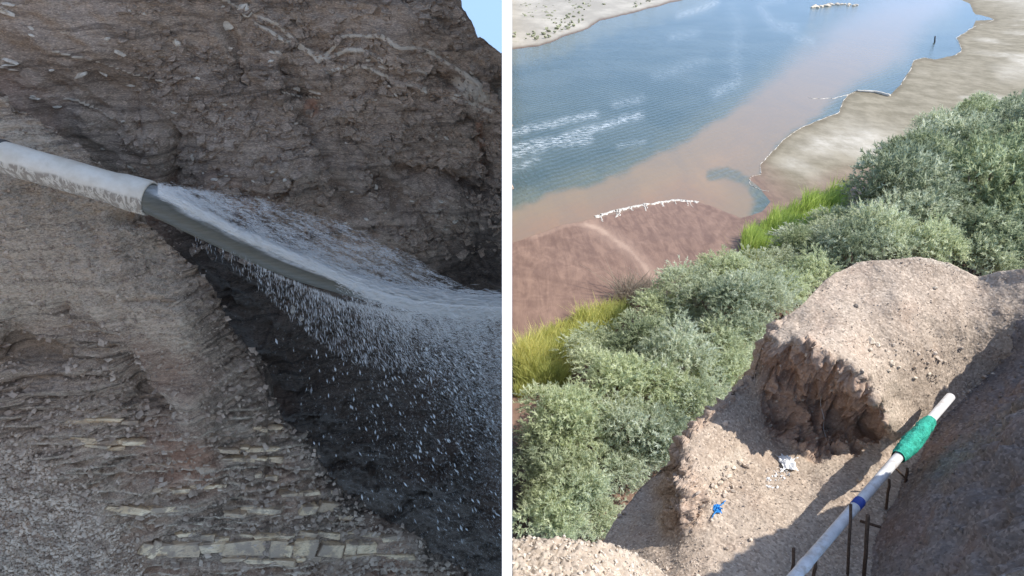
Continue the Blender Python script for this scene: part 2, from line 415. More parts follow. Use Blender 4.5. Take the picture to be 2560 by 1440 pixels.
pale = np.maximum(pale, .8 * sstep(0, 40, px_sdf(PX, PY, [(1120, 180), (1180, 150), (1260, 240), (1262, 290), (1190, 285), (1110, 240)]) + 45 * fbm(P, 2, 3)))
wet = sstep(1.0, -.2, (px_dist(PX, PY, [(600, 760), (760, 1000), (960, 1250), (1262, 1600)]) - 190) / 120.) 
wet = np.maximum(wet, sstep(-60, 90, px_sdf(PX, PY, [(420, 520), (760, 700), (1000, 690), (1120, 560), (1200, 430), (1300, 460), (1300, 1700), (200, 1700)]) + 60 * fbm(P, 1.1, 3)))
red = .35 * sstep(.1, .4, fbm(P, .5, 3, off=33.)) + .9 * sstep(16, 4, px_dist(PX, PY, [(1198, 310), (1208, 370), (1215, 430)])) + .9 * sstep(22, 10, px_dist(PX, PY, [(780, 265), (782, 275)]))
cliff = obj('cliff', mesh('cliff', P2, gridfaces(*P2.shape[:2]), True, dict(pale=pale, wet=np.clip(wet, 0, 1), red=np.clip(red, 0, 1))), ROCK_CLIFF, label='tall dark layered rock cliff in shade behind the water jet', kind='structure')
CLIFF = (P2, N, PX, PY)

# ---- the spur of shale and scree in front of it, carrying the outfall pipe
spur_top = curve([(-500, 120), (0, 246), (80, 290), (150, 340), (230, 392), (300, 446), (345, 520), (392, 588), (440, 628), (500, 672), (532, 712), (560, 780), (590, 828), (640, 885), (662, 930), (672, 985), (712, 1050), (760, 1095), (785, 1130), (797, 1165), (830, 1200), (880, 1245), (940, 1290), (985, 1312), (1040, 1338), (1064, 1352), (1072, 1385), (1110, 1402), (1180, 1441), (1262, 1490)])
COURSES = ((342, 1062, 1374, 42, 62, .0), (438, 1050, 1345, 15, 60, .25), (372, 1040, 1400, 13, 58, .35), (230, 480, 1274, 18, 46, .3), (560, 790, 1277, 22, 52, .08), (800, 960, 1300, 13, 36, .45),
           (545, 792, 1126, 13, 44, .1), (550, 797, 1154, 12, 50, .35), (70, 200, 1106, 11, 46, .3), (172, 330, 1104, 14, 40, .08), (190, 420, 1122, 12, 34, .25), (170, 310, 1058, 12, 44, .2), (560, 720, 1192, 12, 30, .4),
           (380, 560, 1222, 12, 32, .5), (640, 860, 1238, 12, 34, .5), (600, 700, 1030, 8, 34, .5), (560, 680, 1075, 8, 30, .5), (460, 640, 760, 7, 40, .65), (310, 420, 752, 8, 46, .5))
spur_Y = rbf([(-500, 1700, 5.4), (300, 1700, 5.5), (800, 1700, 5.8), (1262, 1700, 6.4), (0, 1440, 5.75), (250, 1440, 5.8), (380, 1440, 6.15), (700, 1440, 6.35), (1180, 1440, 7.1), (-300, 1100, 6.2), (100, 1250, 6.05), (250, 1300, 6.1), (0, 1060, 6.45),
              (420, 1330, 6.5), (450, 1100, 6.85), (750, 1180, 7.3), (480, 1000, 6.85), (450, 800, 7.2), (380, 960, 7.3), (120, 860, 7.25), (50, 860, 7.3), (0, 760, 7.1), (250, 700, 7.25), (550, 760, 7.9), (0, 500, 7.75), (300, 560, 7.9), (400, 620, 8.0),
              (0, 260, 8.8), (-400, 160, 9.0), (200, 390, 8.5), (640, 920, 7.8), (900, 1290, 7.35), (700, 1350, 6.62), (1050, 1400, 7.1), (600, 1250, 6.9), (200, 1000, 6.75)])
xs = np.unique(np.concatenate([np.arange(-500, 0, 14.), np.arange(0, 1262, 3.6), [1262]]))
P, PX, PY = sheet(xs, spur_top, 1700, 400, spur_Y, roll=12, rstep=.10, rdir=(.25, 1, -.1))
N = gridnormals(P)
if N[200, 200, 1] > 0: N = -N
scree = np.maximum(sstep(-40, 60, px_sdf(PX, PY, [(-600, 940), (0, 1080), (120, 1160), (260, 1290), (360, 1440), (460, 1700), (-600, 1700)])),      # grey gravel cone, lower left
                   sstep(-50, 60, px_sdf(PX, PY, [(-600, 200), (100, 280), (340, 480), (440, 640), (520, 800), (560, 960), (470, 1060), (380, 900), (260, 820), (-600, 800)]) + 50 * fbm(P, 1.2, 3)))
rockm = 1 - scree
z = P[..., 2] + .05 * fbm(P, 1.2, 3)
l1 = noise(np.stack([z * 7.5, P[..., 0] * .22, 0 * z + 1.5], -1)); l2 = noise(np.stack([z * 17, P[..., 0] * .4, 0 * z + 7.5], -1)); l3 = noise(np.stack([z * 36, P[..., 0] * 1.0, P[..., 1]], -1))
g1, g2, rv2 = worley(P * np.array([1, 1, 3.0]) + .06 * fbm(P, 4, 2)[..., None], 3.6); h1, h2, rv3 = worley(P * np.array([1, 1, 3.5]), 9.)
rill = fbm(np.stack([P[..., 0] * 1.6 + P[..., 2] * .9, P[..., 1] * .3, P[..., 2] * .28], -1), 1.5, 3, ridged=True)
disp = .12 * fbm(P, .8, 3) + rockm * (.10 * l1 + .07 * l2 + .03 * l3 + .07 * (rv2 - .5) + .02 * (rv3 - .5) - .03 * (1 - sstep(0, .14, g2 - g1))) + scree * (.10 * (rill - .3) + .045 * fbm(P, 5, 4, .6) + .03 * (rv3 - .5)) + .03 * fbm(P, 9, 3, .6)
for line, dep, wid in (([(40, 850), (90, 880), (140, 900)], .22, 34), ([(150, 770), (180, 850)], .13, 16), ([(330, 900), (370, 980), (430, 1030)], .16, 26), ([(420, 1120), (520, 1185)], -.12, 40), ([(240, 760), (330, 830), (420, 960), (490, 1070)], -.12, 26), ([(300, 540), (350, 545)], .2, 22)):
    disp -= dep * np.exp(-(px_dist(PX, PY, line) / wid) ** 2)
keep = np.ones_like(PX)
for x0, x1, yy, hh, bw, gp in COURSES: keep = np.minimum(keep, 1 - .9 * np.exp(-((PY - yy) / (hh * .75)) ** 2) * sstep(x0 - 20, x0 + 10, PX) * sstep(x1 + 20, x1 - 10, PX))
disp = disp * keep
thin = np.zeros_like(PX)
for k, yy in enumerate((730, 764, 800, 842, 890, 935, 985, 1018, 1042, 1066, 1088, 1110, 1138, 1168, 1184, 1206, 1228, 1252, 1262, 1290, 1308, 1322, 1418, 1432)):
    wv_ = yy + 7 * noise(np.stack([PX * .006, 0 * PX + k * 3.7, 0 * PX], -1)) + 2.5 * noise(np.stack([PX * .03, 0 * PX + k, 0 * PX], -1)); sg = sstep(-.18, .12, noise(np.stack([PX * .011, 0 * PX + k * 5.1, 0 * PX + 2], -1)))
    thin = np.maximum(thin, np.exp(-((PY - wv_) / 3.6) ** 2) * sg * rockm); disp = disp + .03 * np.exp(-((PY - wv_) / 4.) ** 2) * sg * rockm - .045 * np.exp(-((PY - wv_ - 8) / 3.5) ** 2) * sg * rockm
P2 = P + N * disp[..., None]
P2[..., 0] = np.minimum(P2[..., 0], -WALL_T - .02)
pale = (.30 + .38 * sstep(900, 1060, PY)) * thin + rockm * .35 * sstep(.25, .55, noise(np.stack([z * 9, P[..., 0] * .35, 0 * z + 4.5], -1))) * sstep(950, 1120, PY) + scree * (.08 + .46 * sstep(1050, 850, PY))  # upper scree painted paler to stand in for warm light there
wet = .75 * sstep(70, 10, PY - spur_top(PX) + 40 * fbm(P, 1.5, 2)) * sstep(540, 640, PX)
red = .38 * sstep(-30, 40, px_sdf(PX, PY, [(420, 1100), (540, 1100), (560, 1240), (420, 1240)]) + 30 * fbm(P, 3, 2)) * rockm + .35 * sstep(.05, .4, fbm(P, .7, 3, off=14.)) + .3 * sstep(1390, 1430, PY) * rockm
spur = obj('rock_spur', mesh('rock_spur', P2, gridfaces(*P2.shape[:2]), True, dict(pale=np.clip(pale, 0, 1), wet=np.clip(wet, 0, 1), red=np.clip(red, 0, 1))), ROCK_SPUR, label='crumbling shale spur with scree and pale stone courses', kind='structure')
SPUR = (P2, N, PX, PY, scree)

# ---- unseen pale hillside added behind the viewpoint to bounce sun onto the cliff
xs = np.linspace(-34, -.25, 70); ys = np.linspace(3.4, -26, 60)
X, Yg = np.meshgrid(xs, ys); q = np.clip(3.4 - Yg, 0, 60)
Zg = 19.3 + 3.9 * np.clip(q / 3.6, 0, 1) + .50 * np.maximum(q - 3.6, 0) + 1.2 * fbm(np.stack([X, Yg, 0 * X], -1), .12, 4) * sstep(3, 8, q)
P = np.stack([X, Yg, Zg], -1)
obj('bounce_hillside', mesh('bounce_hillside', P, gridfaces(*P.shape[:2]), True, dict(pale=.6 + 0 * X, wet=0 * X, red=0 * X)), PALE_EARTH, label='unseen pale hillside added behind the viewpoint to bounce light onto the cliff', kind='structure')

# ------------------------------------------------------------------ sunlit side: mound and gravel terrace
mound_top = curve([(1280, 1480), (1480, 1400), (1520, 1338), (1545, 1292), (1600, 1218), (1655, 1172), (1690, 1150), (1700, 1108), (1730, 1070), (1760, 1046), (1830, 982), (1885, 936), (1898, 880), (1912, 840), (1935, 812), (1962, 790), (2010, 755), (2050, 715), (2090, 682), (2145, 657), (2200, 648), (2300, 645), (2370, 656), (2420, 682), (2445, 692), (2470, 686), (2500, 680), (2560, 670), (2700, 650), (3000, 640)])
zc = [(1400, 1650, 14.6), (1700, 1650, 14.8), (2200, 1650, 14.8), (2700, 1650, 14.9), (1700, 1440, 14.6), (1900, 1440, 14.7), (2200, 1440, 14.7), (2600, 1500, 14.9), (1620, 1380, 14.1), (1560, 1330, 13.5), (1560, 1275, 13.0), (1620, 1235, 12.9),
      (1640, 1300, 13.5), (1660, 1240, 13.2), (1600, 1300, 13.5), (1650, 1340, 14.0), (1665, 1180, 13.1), (1700, 1325, 14.55), (1690, 1275, 15.0), (1688, 1210, 15.15), (1695, 1160, 15.1), (1740, 1290, 14.7), (1800, 1350, 14.65), (1900, 1250, 14.65), (1970, 1180, 14.6), (2100, 1200, 14.75), (2200, 1150, 14.9),
      (2300, 1050, 15.25), (2350, 1000, 15.6), (2400, 950, 15.9), (2500, 940, 15.9), (2700, 1000, 16), (1850, 1180, 14.7), (1790, 1220, 14.75), (1702, 1110, 15.25), (1740, 1160, 15.2), (1760, 1048, 15.3), (1830, 984, 15.5), (1886, 938, 15.7), (1800, 1100, 15.1), (1850, 1050, 15.15), (1880, 990, 15.35),
      (1912, 842, 16.9), (1900, 880, 16.5), (1962, 792, 17.2), (2050, 717, 17.6), (2145, 659, 17.9), (2300, 647, 18.1), (2445, 694, 17.7), (2560, 672, 18.2), (3000, 645, 18.6),
      (1935, 855, 17.1), (2000, 850, 17.35), (2060, 890, 17.25), (2130, 935, 17.0), (2190, 1000, 16.4), (2215, 1060, 15.75), (2225, 1100, 15.1),
      (1915, 960, 15.75), (1960, 950, 15.9), (2040, 985, 15.55), (2110, 1025, 15.25), (2170, 1065, 15.05), (1925, 1040, 15.0), (1980, 1070, 14.85), (2060, 1100, 14.65), (2150, 1112, 14.75), (1960, 1115, 14.6), (2060, 1145, 14.6),
      (2180, 860, 17.05), (2250, 760, 17.6), (2300, 850, 16.95), (2400, 800, 17.2), (2300, 950, 16.2), (2420, 880, 16.5), (2250, 1000, 15.9), (2500, 780, 17.4), (2100, 780, 17.45), (2700, 800, 17.7)]
mound_Y = rbf([(x, y, float(Y_of_z(y, zz))) for x, y, zz in zc])
xs = np.unique(np.concatenate([np.arange(1450, 2570, 3.6), np.arange(2570, 3000, 14.)]))
P, PX, PY = sheet(xs, mound_top, 1650, 400, mound_Y, roll=14, rstep=.16, rdir=(-.1, 1, -.15))
N = gridnormals(P)
if N[100, 100, 2] < 0: N = -N
CAVE = [(1905, 850), (1960, 862), (2020, 850), (2080, 895), (2150, 940), (2205, 1010), (2225, 1090), (2150, 1128), (2040, 1150), (1980, 1115), (1910, 1075), (1895, 960)]
cave = sstep(-14, 22, px_sdf(PX, PY, CAVE) + 16 * fbm(P, 2.5, 3))
rockr = np.maximum(cave, .8 * np.maximum(sstep(-30, 20, px_sdf(PX, PY, [(1672, 1160), (1720, 1140), (1760, 1250), (1740, 1320), (1670, 1330)]) + 12 * fbm(P, 3, 2)), sstep(34, 10, PY - mound_top(PX)) * sstep(2000, 1900, PX) * sstep(1670, 1700, PX)))
f1, f2, rv = worley(P * np.array([1, 1, .7]) + .1 * fbm(P, 3, 2)[..., None], 2.6); g1, g2, rv2 = worley(P * np.array([1, 1, .8]), 6.5)
disp = .10 * fbm(P, .7, 3) + .05 * fbm(P, 2.4, 4) + .018 * fbm(P, 12, 3, .6) * (1 - .4 * rockr) + rockr * (.20 * (rv - .62) * sstep(0, .25, f2 - f1) - .12 * (1 - sstep(0, .2, f2 - f1)) + .09 * (rv2 - .5))
csd = px_sdf(PX, PY, CAVE); LIP = [(1900, 862), (1935, 852), (1975, 862), (2020, 852), (2080, 895), (2150, 940), (2200, 1005)]
disp += .05 * np.exp(-(px_dist(PX + 8 * fbm(P, 2.5, 2), PY, LIP) / 16) ** 2) - .06 * cave * sstep(12, 48, csd + 22 * fbm(P, 2.2, 3))
cl_ = fbm(np.stack([P[..., 0] * 2.6, P[..., 1] * 1.6, P[..., 2] * 1.0], -1), 1.0, 3, ridged=True, off=31.)
disp -= cave * .26 * sstep(.40, .75, cl_)
disp += rockr * (.30 * fbm(P, 2.6, 6, .62, ridged=True, off=51.) - .05 + .10 * fbm(P, 9, 3, .65))
disp += cave * .06 * fbm(np.stack([P[..., 0] * 2.4, P[..., 1] * 2.4, P[..., 2] * .7], -1), 1.0, 3, ridged=True)
for line, dep, wid in (([(1950, 1010), (1965, 1080)], .30, 26), ([(2085, 1060), (2150, 1075)], .34, 24), ([(1965, 890), (1975, 960)], .2, 14), ([(2000, 800), (2060, 800)], .1, 16), ([(1920, 930), (1915, 990)], .2, 12), ([(2030, 960), (2030, 1040)], .22, 12)):
    disp -= dep * np.exp(-(px_dist(PX + 10 * fbm(P, 3, 2), PY, line) / wid) ** 2)
P2 = P + N * disp[..., None]
mottle = fbm(P, .5, 3, off=8.)  # noise for paler patches on the upper mound
pale = np.clip(.30 * sstep(-.2, .5, mottle) * sstep(1750, 2050, PX) * sstep(1000, 800, PY) + .4 * sstep(26, 4, PY - mound_top(PX)) * sstep(2000, 2100, PX) + .5 * sstep(60, 10, px_dist(PX, PY, [(1800, 1180), (1850, 1140)])) + .35 * sstep(60, 10, px_dist(PX, PY, [(1950, 1200), (1960, 1170)])), 0, 1)
red = np.clip(.28 * cave + .25 * rockr + .15 * sstep(0, .5, fbm(P, .9, 3, off=3.)), 0, 1)
terrace = obj('gravel_terrace', mesh('gravel_terrace', P2, gridfaces(*P2.shape[:2]), True, dict(pale=pale, wet=0 * pale, red=red)), GRAVEL, label='sunlit gravel terrace and rounded earth mound above the shrubs', kind='structure')
MOUND = (P2, N, PX, PY, cave)
def mound_pt(px, py):
    i = np.argmin((PXm - px) ** 2 + (PYm - py) ** 2); return Pm[i], Nm[i]
PXm, PYm, Pm, Nm = PX[:400].ravel(), PY[:400].ravel(), P2[:400].reshape(-1, 3), N[:400].reshape(-1, 3)

# ---- shaded bank on the right edge: rises to the right of a foot line on the terrace
foot = np.array([mound_pt(x, y)[0] for x, y in ((2120, 1560), (2182, 1440), (2204, 1330), (2262, 1200), (2304, 1140), (2402, 1004), (2452, 962), (2505, 918), (2540, 862), (2556, 800))])
foot = np.vstack([foot, foot[-1] + (.5, .35, .0), foot[-1] + (1.6, .6, -.3)])
foot[0] = foot[1] + (foot[1] - foot[2]) * 1.5
s = np.concatenate([[0], np.cumsum(np.linalg.norm(np.diff(foot[:, :2], axis=0), axis=1))])
ss = np.linspace(0, s[-1], 330); B = np.stack([np.interp(ss, s, foot[:, k]) for k in range(3)], -1)
for _ in range(6): B[1:-1] = (B[:-2] + 2 * B[1:-1] + B[2:]) / 4
Tn = np.gradient(B, axis=0); Tn[:, 2] = 0; Tn /= np.linalg.norm(Tn, axis=1)[:, None]
Rt = np.stack([Tn[:, 1], -Tn[:, 0], 0 * Tn[:, 0]], -1)
for _ in range(30): Rt[1:-1] = (Rt[:-2] + 2 * Rt[1:-1] + Rt[2:]) / 4
Rt /= np.linalg.norm(Rt, axis=1)[:, None]
wv = np.linspace(-.35, 1, 240); wv = np.where(wv > 0, wv ** 1.25 * 6.5, wv)
prof = curve([(-.4, -.6), (0, 0), (.3, .5), (.9, 1.5), (1.6, 3.2), (2.6, 5.2), (4, 7.2), (6.5, 8.2)])
hmod = curve([(0, 1.25), (.28, 1.28), (.40, 1.15), (.5, .90), (.66, .62), (.78, .5), (.88, .45), (1, .4)])
P = B[None] + Rt[None] * wv[:, None, None]; P[..., 2] += prof(wv)[:, None] * hmod(ss / s[-1])[None]
N = gridnormals(P)
if N[120, 100, 2] < 0: N = -N
f1, f2, rv = worley(P, 1.5); q = sstep(.1, 1.2, wv)[:, None]
disp = (.34 * fbm(P, .8, 5, .55) + .20 * fbm(P * np.array([1, 1, .35]), 1.9, 5, .6, ridged=True) + .08 * (rv - .5) * sstep(0, .2, f2 - f1)) * (.3 + .7 * q) + .05 * fbm(P, 4, 4, .6) + .02 * fbm(P, 15, 2)
disp -= .10 * sstep(.35, .7, fbm(np.stack([P[..., 0], P[..., 1], P[..., 2] * .3], -1), 1.6, 3, ridged=True)) * q
P2 = P + N * disp[..., None]
bank = obj('shaded_bank', mesh('shaded_bank', P2, gridfaces(*P2.shape[:2]), True, dict(pale=.15 * sstep(0, .6, fbm(P, 1.2, 3)), wet=0 * rv, red=.35 * sstep(0, .5, fbm(P, .8, 3, off=5.)))), SHADE_EARTH, label='steep earth bank in shadow along the right edge', kind='structure')
BANK = (P2, N)

# ---- pale cracked hummock, bottom left of the sunlit side
hum_top = curve([(1280, 1346), (1340, 1343), (1420, 1346), (1500, 1357), (1545, 1364), (1590, 1382), (1635, 1412), (1670, 1446), (1740, 1500), (1800, 1560)])
hum_Y = rbf([(x, y, float(Y_of_z(y, zz))) for x, y, zz in [(1280, 1346, 16.9), (1450, 1350, 16.7), (1550, 1366, 16.35), (1635, 1412, 15.4), (1670, 1446, 14.95), (1800, 1560, 14.5), (1280, 1440, 17.4), (1450, 1440, 17.1), (1580, 1440, 16.3), (1280, 1700, 18.2), (1550, 1700, 17.2), (1750, 1700, 15.6)]])
P, PX, PY = sheet(np.arange(1280.5, 1800, 3.6), hum_top, 1700, 110, hum_Y, roll=12, rstep=.12, rdir=(0, 1, -.1))
N = gridnormals(P)
if N[50, 50, 2] < 0: N = -N
f1, f2, rv = worley(P + .05 * fbm(P, 5, 2)[..., None], 7.); c1, c2, cv = worley(P, 15.)
disp = .06 * fbm(P, 1.2, 3) + .05 * (rv - .5) - .05 * (1 - sstep(0, .16, f2 - f1)) + .02 * (cv - .5)
P2 = P + N * disp[..., None]; P2[..., 0] = np.maximum(P2[..., 0], .003)
hum = obj('pale_hummock', mesh('pale_hummock', P2, gridfaces(*P2.shape[:2]), True, dict(pale=.2 + .4 * sstep(-.3, .4, fbm(P, 2, 3)), wet=0 * rv, red=0 * rv)), PALE_EARTH, label='pale cracked earth hummock at the near edge of the drop', kind='structure')
HUM = (P2, N)

# ------------------------------------------------------------------ lake shore, mud flat, far bank: one ground sheet dipping under the water
xs = np.unique(np.concatenate([np.arange(1280, 2570, 4.), np.arange(2570, 3300, 30.)])); ys = np.unique(np.concatenate([[-141, -134, -126, -118, -108, -98, -88, -78], np.arange(-68, 780, 4.), np.arange(780, 1500, 24.)]))
PX, PY = np.meshgrid(xs, ys[::-1]); P = at_z(PX, PY, 0.0); P[..., 0] = np.maximum(P[..., 0], 0.002)
SHORE = [(1150, 640), (1280, 607), (1340, 588), (1420, 560), (1500, 545), (1580, 525), (1640, 513), (1700, 503), (1750, 508), (1800, 524), (1850, 545), (1905, 530), (1925, 505), (1900, 470), (1872, 447), (1880, 440), (1903, 436), (1900, 412), (1918, 392), (1940, 370), (1958, 350), (2000, 320), (2050, 300), (2098, 280), (2108, 252), (2122, 236), (2145, 226), (2190, 231), (2222, 240), (2250, 212), (2275, 176), (2285, 150), (2312, 144), (2335, 148), (2388, 138), (2405, 126), (2398, 108), (2390, 95), (2412, 82), (2432, 68), (2440, 52), (2485, 50), (2440, 36), (2425, 12), (2390, -8), (2340, -28), (2500, -48), (2800, -62), (3300, -70), (3300, 1600), (1150, 1600)]
FAR = [(1150, -141), (1150, 140), (1280, 124), (1350, 116), (1400, 96), (1470, 70), (1500, 52), (1560, 38), (1640, 16), (1700, 2), (1760, -14), (1900, -36), (2100, -52), (2250, -62), (2600, -84), (3300, -96), (3300, -141)]
wob = np.stack([6 * fbm(np.stack([PX, PY, 0 * PX], -1), .02, 4), 6 * fbm(np.stack([PX, PY, 0 * PX + 50], -1), .02, 4)], -1)
pp = np.stack([PX, PY], -1) + wob
dn = sdf(pp, SHORE); df = sdf(pp, FAR)
CH = [(1775, 440), (1820, 432), (1862, 448), (1885, 478), (1900, 500), (1945, 492)]
chd = px_dist(PX + 1.5 * wob[..., 0], PY + 1.5 * wob[..., 1], CH)
zland = np.clip(dn / 200., -.5, .5) * .6 + .004 * fbm(P, .3, 3)
zland = np.maximum(zland, np.clip(df / 60., -.5, 1.2) * .5 + np.clip(df, 0, 200) * .002)
zland += .55 * sstep(60, 260, px_sdf(PX, PY, [(1280, 900), (1560, 760), (1870, 620), (2130, 470), (2300, 380), (2600, 300), (3300, 250), (3300, 1600), (1280, 1600)])) 
P[..., 2] = zland
mud = np.clip(sstep(40, -60, px_sdf(PX, PY, [(1885, 400), (1990, 480), (2120, 440), (2250, 400), (3000, 300), (3000, -100), (1900, -100), (1700, 300)]) + 40 * fbm(P, .08, 3)), 0, 1)
band = px_dist(PX + 2 * wob[..., 0], PY, [(1470, 560), (1520, 590), (1580, 640), (1640, 705)])
band2 = px_dist(PX + 2 * wob[..., 0], PY, [(1330, 595), (1430, 560), (1500, 570), (1540, 605)])
lightmud = np.clip(.45 * sstep(8, 2, band + 3 * wob[..., 1]) + .30 * sstep(34, 5, band) + .3 * sstep(8, 2, band2), 0, 1)
Gf = at_z(1690, 770, 0); fa = np.arctan2(P[..., 1] - Gf[1], P[..., 0] - Gf[0]); fr = np.hypot(P[..., 1] - Gf[1], P[..., 0] - Gf[0])
fan = np.clip(.5 + .9 * fbm(np.stack([fa * 9 + .5 * fbm(P, .12, 3), fr * .05, 0 * fr], -1), 1.0, 5, .62) + .35 * fbm(np.stack([fa * 40, fr * .10, 0 * fr + 3], -1), 1.0, 3), 0, 1)
salt = np.clip(sstep(.05, .45, fbm(np.stack([P[..., 0], P[..., 1] * .6, 0 * PX], -1), .07, 5, off=2.)) * sstep(10, 60, dn) * (1 - mud) + .9 * sstep(-20, 40, px_sdf(PX, PY, [(2480, 170), (2560, 150), (2700, 160), (2700, 200), (2500, 205)])) + .7 * sstep(-30, 30, px_sdf(PX, PY, [(2480, -10), (2700, -20), (2700, 30), (2560, 30)])) + .55 * sstep(-40, 50, px_sdf(PX, PY, [(1990, 370), (2120, 300), (2240, 330), (2200, 380), (2060, 400)])) , 0, 1)
farm = sstep(0, 4, df)
m = M('shore_ground')
mudn = m.noise(.9, 6, .62, m.pos((1, .55, 1), rot=(0, 0, R(-35)), ), 1.2); fl = m.noise(.35, 5, .6, m.pos((2.6, .4, 1), rot=(0, 0, R(38))), 2.0)
mudc = m.mix(m.ramp(m.math('ADD', m.math('MULTIPLY', mudn, .5), m.math('MULTIPLY', fl, .5)), .36, .66), (.165, .103, .078), (.258, .168, .124))
mudc = m.mix(m.attr('fan'), m.mix(1.0, mudc, (.78, .74, .72), 'MULTIPLY'), m.mix(1.0, mudc, (1.22, 1.22, 1.2), 'MULTIPLY')); mudc = m.mix(m.attr('lightmud'), mudc, (.42, .295, .22))
sandc = m.mix(m.ramp(m.noise(.3, 8, .74, m.pos((1, .6, 1), rot=(0, 0, R(25)))), .35, .68), (.185, .160, .108), (.300, .262, .190))
sandc = m.mix(m.math('MULTIPLY', m.attr('salt'), m.ramp(m.noise(.5, 8, .75, m.pos((1, .6, 1), rot=(0, 0, R(25)))), .3, .7, .35, 1)), sandc, (.50, .46, .385))
col = m.mix(m.attr('mud'), sandc, mudc)
farc = m.mix(m.ramp(m.noise(.05, 6, .7, m.pos((1, .5, 1))), .4, .66), (.33, .295, .235), (.47, .425, .345))
farc = m.mix(m.ramp(m.noise(.22, 4, .7, m.pos((1, .6, 1))), .60, .68, 0, .5), farc, (.22, .23, .12))
col = m.mix(m.attr('far'), col, farc)
col = m.mix(m.attr('damp'), col, m.mix(1.0, col, (.52, .46, .40), 'MULTIPLY'))
SHOREM = m.finish(col, m.ramp(m.attr('mud'), 0, 1, .95, .62), m.bump(m.noise(2.2, 5, .65, m.pos((1.6, .6, 1), rot=(0, 0, R(38)))), .35, .05), .25)
damp = np.clip(sstep(9, 1, df) * (df > -30) * .9 + sstep(16, 2, dn) * (1 - mud) * .45, 0, 1)
ground = obj('lake_shore', mesh('lake_shore', P, gridfaces(*P.shape[:2]), True, dict(mud=mud, fan=fan, lightmud=lightmud, salt=salt, far=farm, damp=damp)), SHOREM, label='mud flat and sandy shore around the lake', kind='structure')

# ---- the water
xs = np.unique(np.concatenate([np.arange(1280, 2570, 4.), np.arange(2570, 3300, 40.)])); ys = np.concatenate([[-140, -128, -112, -96, -80], np.arange(-66, 700, 4.)])
PX, PY = np.meshgrid(xs, ys[::-1]); P = at_z(PX, PY, 0.0); P[..., 0] = np.maximum(P[..., 0], 0.002)
q = np.stack([PX, PY * 1.6, 0 * PX], -1); n1 = fbm(q, .012, 4); n2 = fbm(q, .035, 4, off=5.)
PLUME = [(1100, 620), (1200, 555), (1290, 522), (1400, 478), (1500, 455), (1560, 428), (1640, 390), (1720, 350), (1800, 300), (1870, 250), (1930, 200), (1985, 150), (2040, 105), (2110, 60), (2170, 20), (2230, -8), (2330, -22), (2390, -2), (2360, 30), (2310, 60), (2278, 100), (2250, 150), (2190, 182), (2135, 205), (2085, 245), (2045, 290), (1990, 325), (1940, 368), (1915, 410), (1880, 500), (1850, 640)]
d = px_sdf(PX, PY, PLUME); soft = 14 + 34 * sstep(300, 60, PY)
plume = sstep(-1, 1, (d + 18 * n1 + 7 * n2) / soft)
core = sstep(20, 110, d + 30 * n1) * sstep(150, 420, PY)
shal = sstep(60, 10, px_dist(PX, PY, [(1280, 125), (1400, 98), (1500, 54), (1640, 18), (1760, -12)]) + 20 * n2) * .6
shal = np.maximum(shal, .35 * sstep(70, 0, -d + 50 * n1))
grayc = sstep(1.0, .3, px_dist(PX + 20 * n2, PY + 20 * n1, CH) / 20.)
plume = plume * (1 - .75 * grayc)
nearmud = sstep(70, 0, -sdf(np.stack([PX, PY], -1), SHORE) + 30 * n1) * sstep(1900, 1700, PX) * .85
foam = np.zeros_like(PX)  # pale streaks: foam, plus sun glints painted into the water colour
for line, wd, a in (([(1270, 338), (1340, 318), (1420, 298), (1490, 288)], 9, .85), ([(1270, 372), (1380, 352), (1500, 318), (1600, 288)], 10, .9), ([(1270, 388), (1360, 362), (1470, 345)], 13, .85), ([(1270, 425), (1340, 400)], 10, .5), ([(1540, 262), (1600, 248)], 12, .45), ([(1545, 365), (1610, 355)], 6, .4), ([(1700, 40), (1760, 20), (1790, 8)], 10, .7), ([(1640, 190), (1700, 170), (1760, 150)], 14, .25), ([(1830, 20), (1850, 60), (1835, 150), (1845, 190)], 18, .24), ([(1900, 20), (1935, 60), (1985, 72)], 14, .5), ([(1790, 235), (1840, 205)], 14, .45), ([(1990, 95), (2030, 100)], 10, .4), ([(1680, 95), (1740, 85)], 12, .4), ([(1900, 10), (1960, 5)], 8, .4)):
    foam = np.maximum(foam, a * np.exp(-(px_dist(PX, PY + 8 * n1, line) / wd) ** 2))
m = M('lake_water')
rip = m.n('ShaderNodeTexWave'); rip.wave_type = 'BANDS'; rip.bands_direction = 'X'; rip.inputs['Scale'].default_value = .42; rip.inputs['Distortion'].default_value = 5.0; rip.inputs['Detail'].default_value = 3; rip.inputs['Detail Scale'].default_value = .9
m.link(m.pos((1, .55, 1), rot=(0, 0, R(62))), rip.inputs['Vector'])
n3 = m.noise(1.6, 4, .6, m.pos((1, .5, 1), rot=(0, 0, R(62)))); n4 = m.noise(.06, 3, .6)
bl = m.mix(m.ramp(n4, .35, .65), (.062, .092, .092), (.086, .116, .112))
bl = m.mix(m.attr('shallow'), bl, (.19, .19, .13))
pc = m.mix(m.attr('core'), (.245, .185, .125), (.285, .200, .128))
pc = m.mix(m.attr('nearmud'), pc, (.255, .165, .115)); pc = m.mix(m.ramp(m.noise(.10, 6, .7, m.pos((1, .45, 1), rot=(0, 0, R(35))), 1.5), .40, .62, 0, .35), pc, (.20, .165, .13))
col = m.mix(m.attr('plume'), bl, pc)
glint_foam = m.math('MULTIPLY', m.attr('foam'), m.ramp(m.noise(1.5, 7, .8, m.pos((.5, 2.0, 1), rot=(0, 0, R(-14)))), .50, .565), True)  # mask broken into whitish flecks for painted glints and foam
col = m.mix(glint_foam, col, (.62, .68, .72))
h = m.math('ADD', m.math('MULTIPLY', rip.outputs['Fac'], .5), n3)
bn = m.n('ShaderNodeBump'); bn.inputs['Distance'].default_value = .16; m.link(h, bn.inputs['Height'])
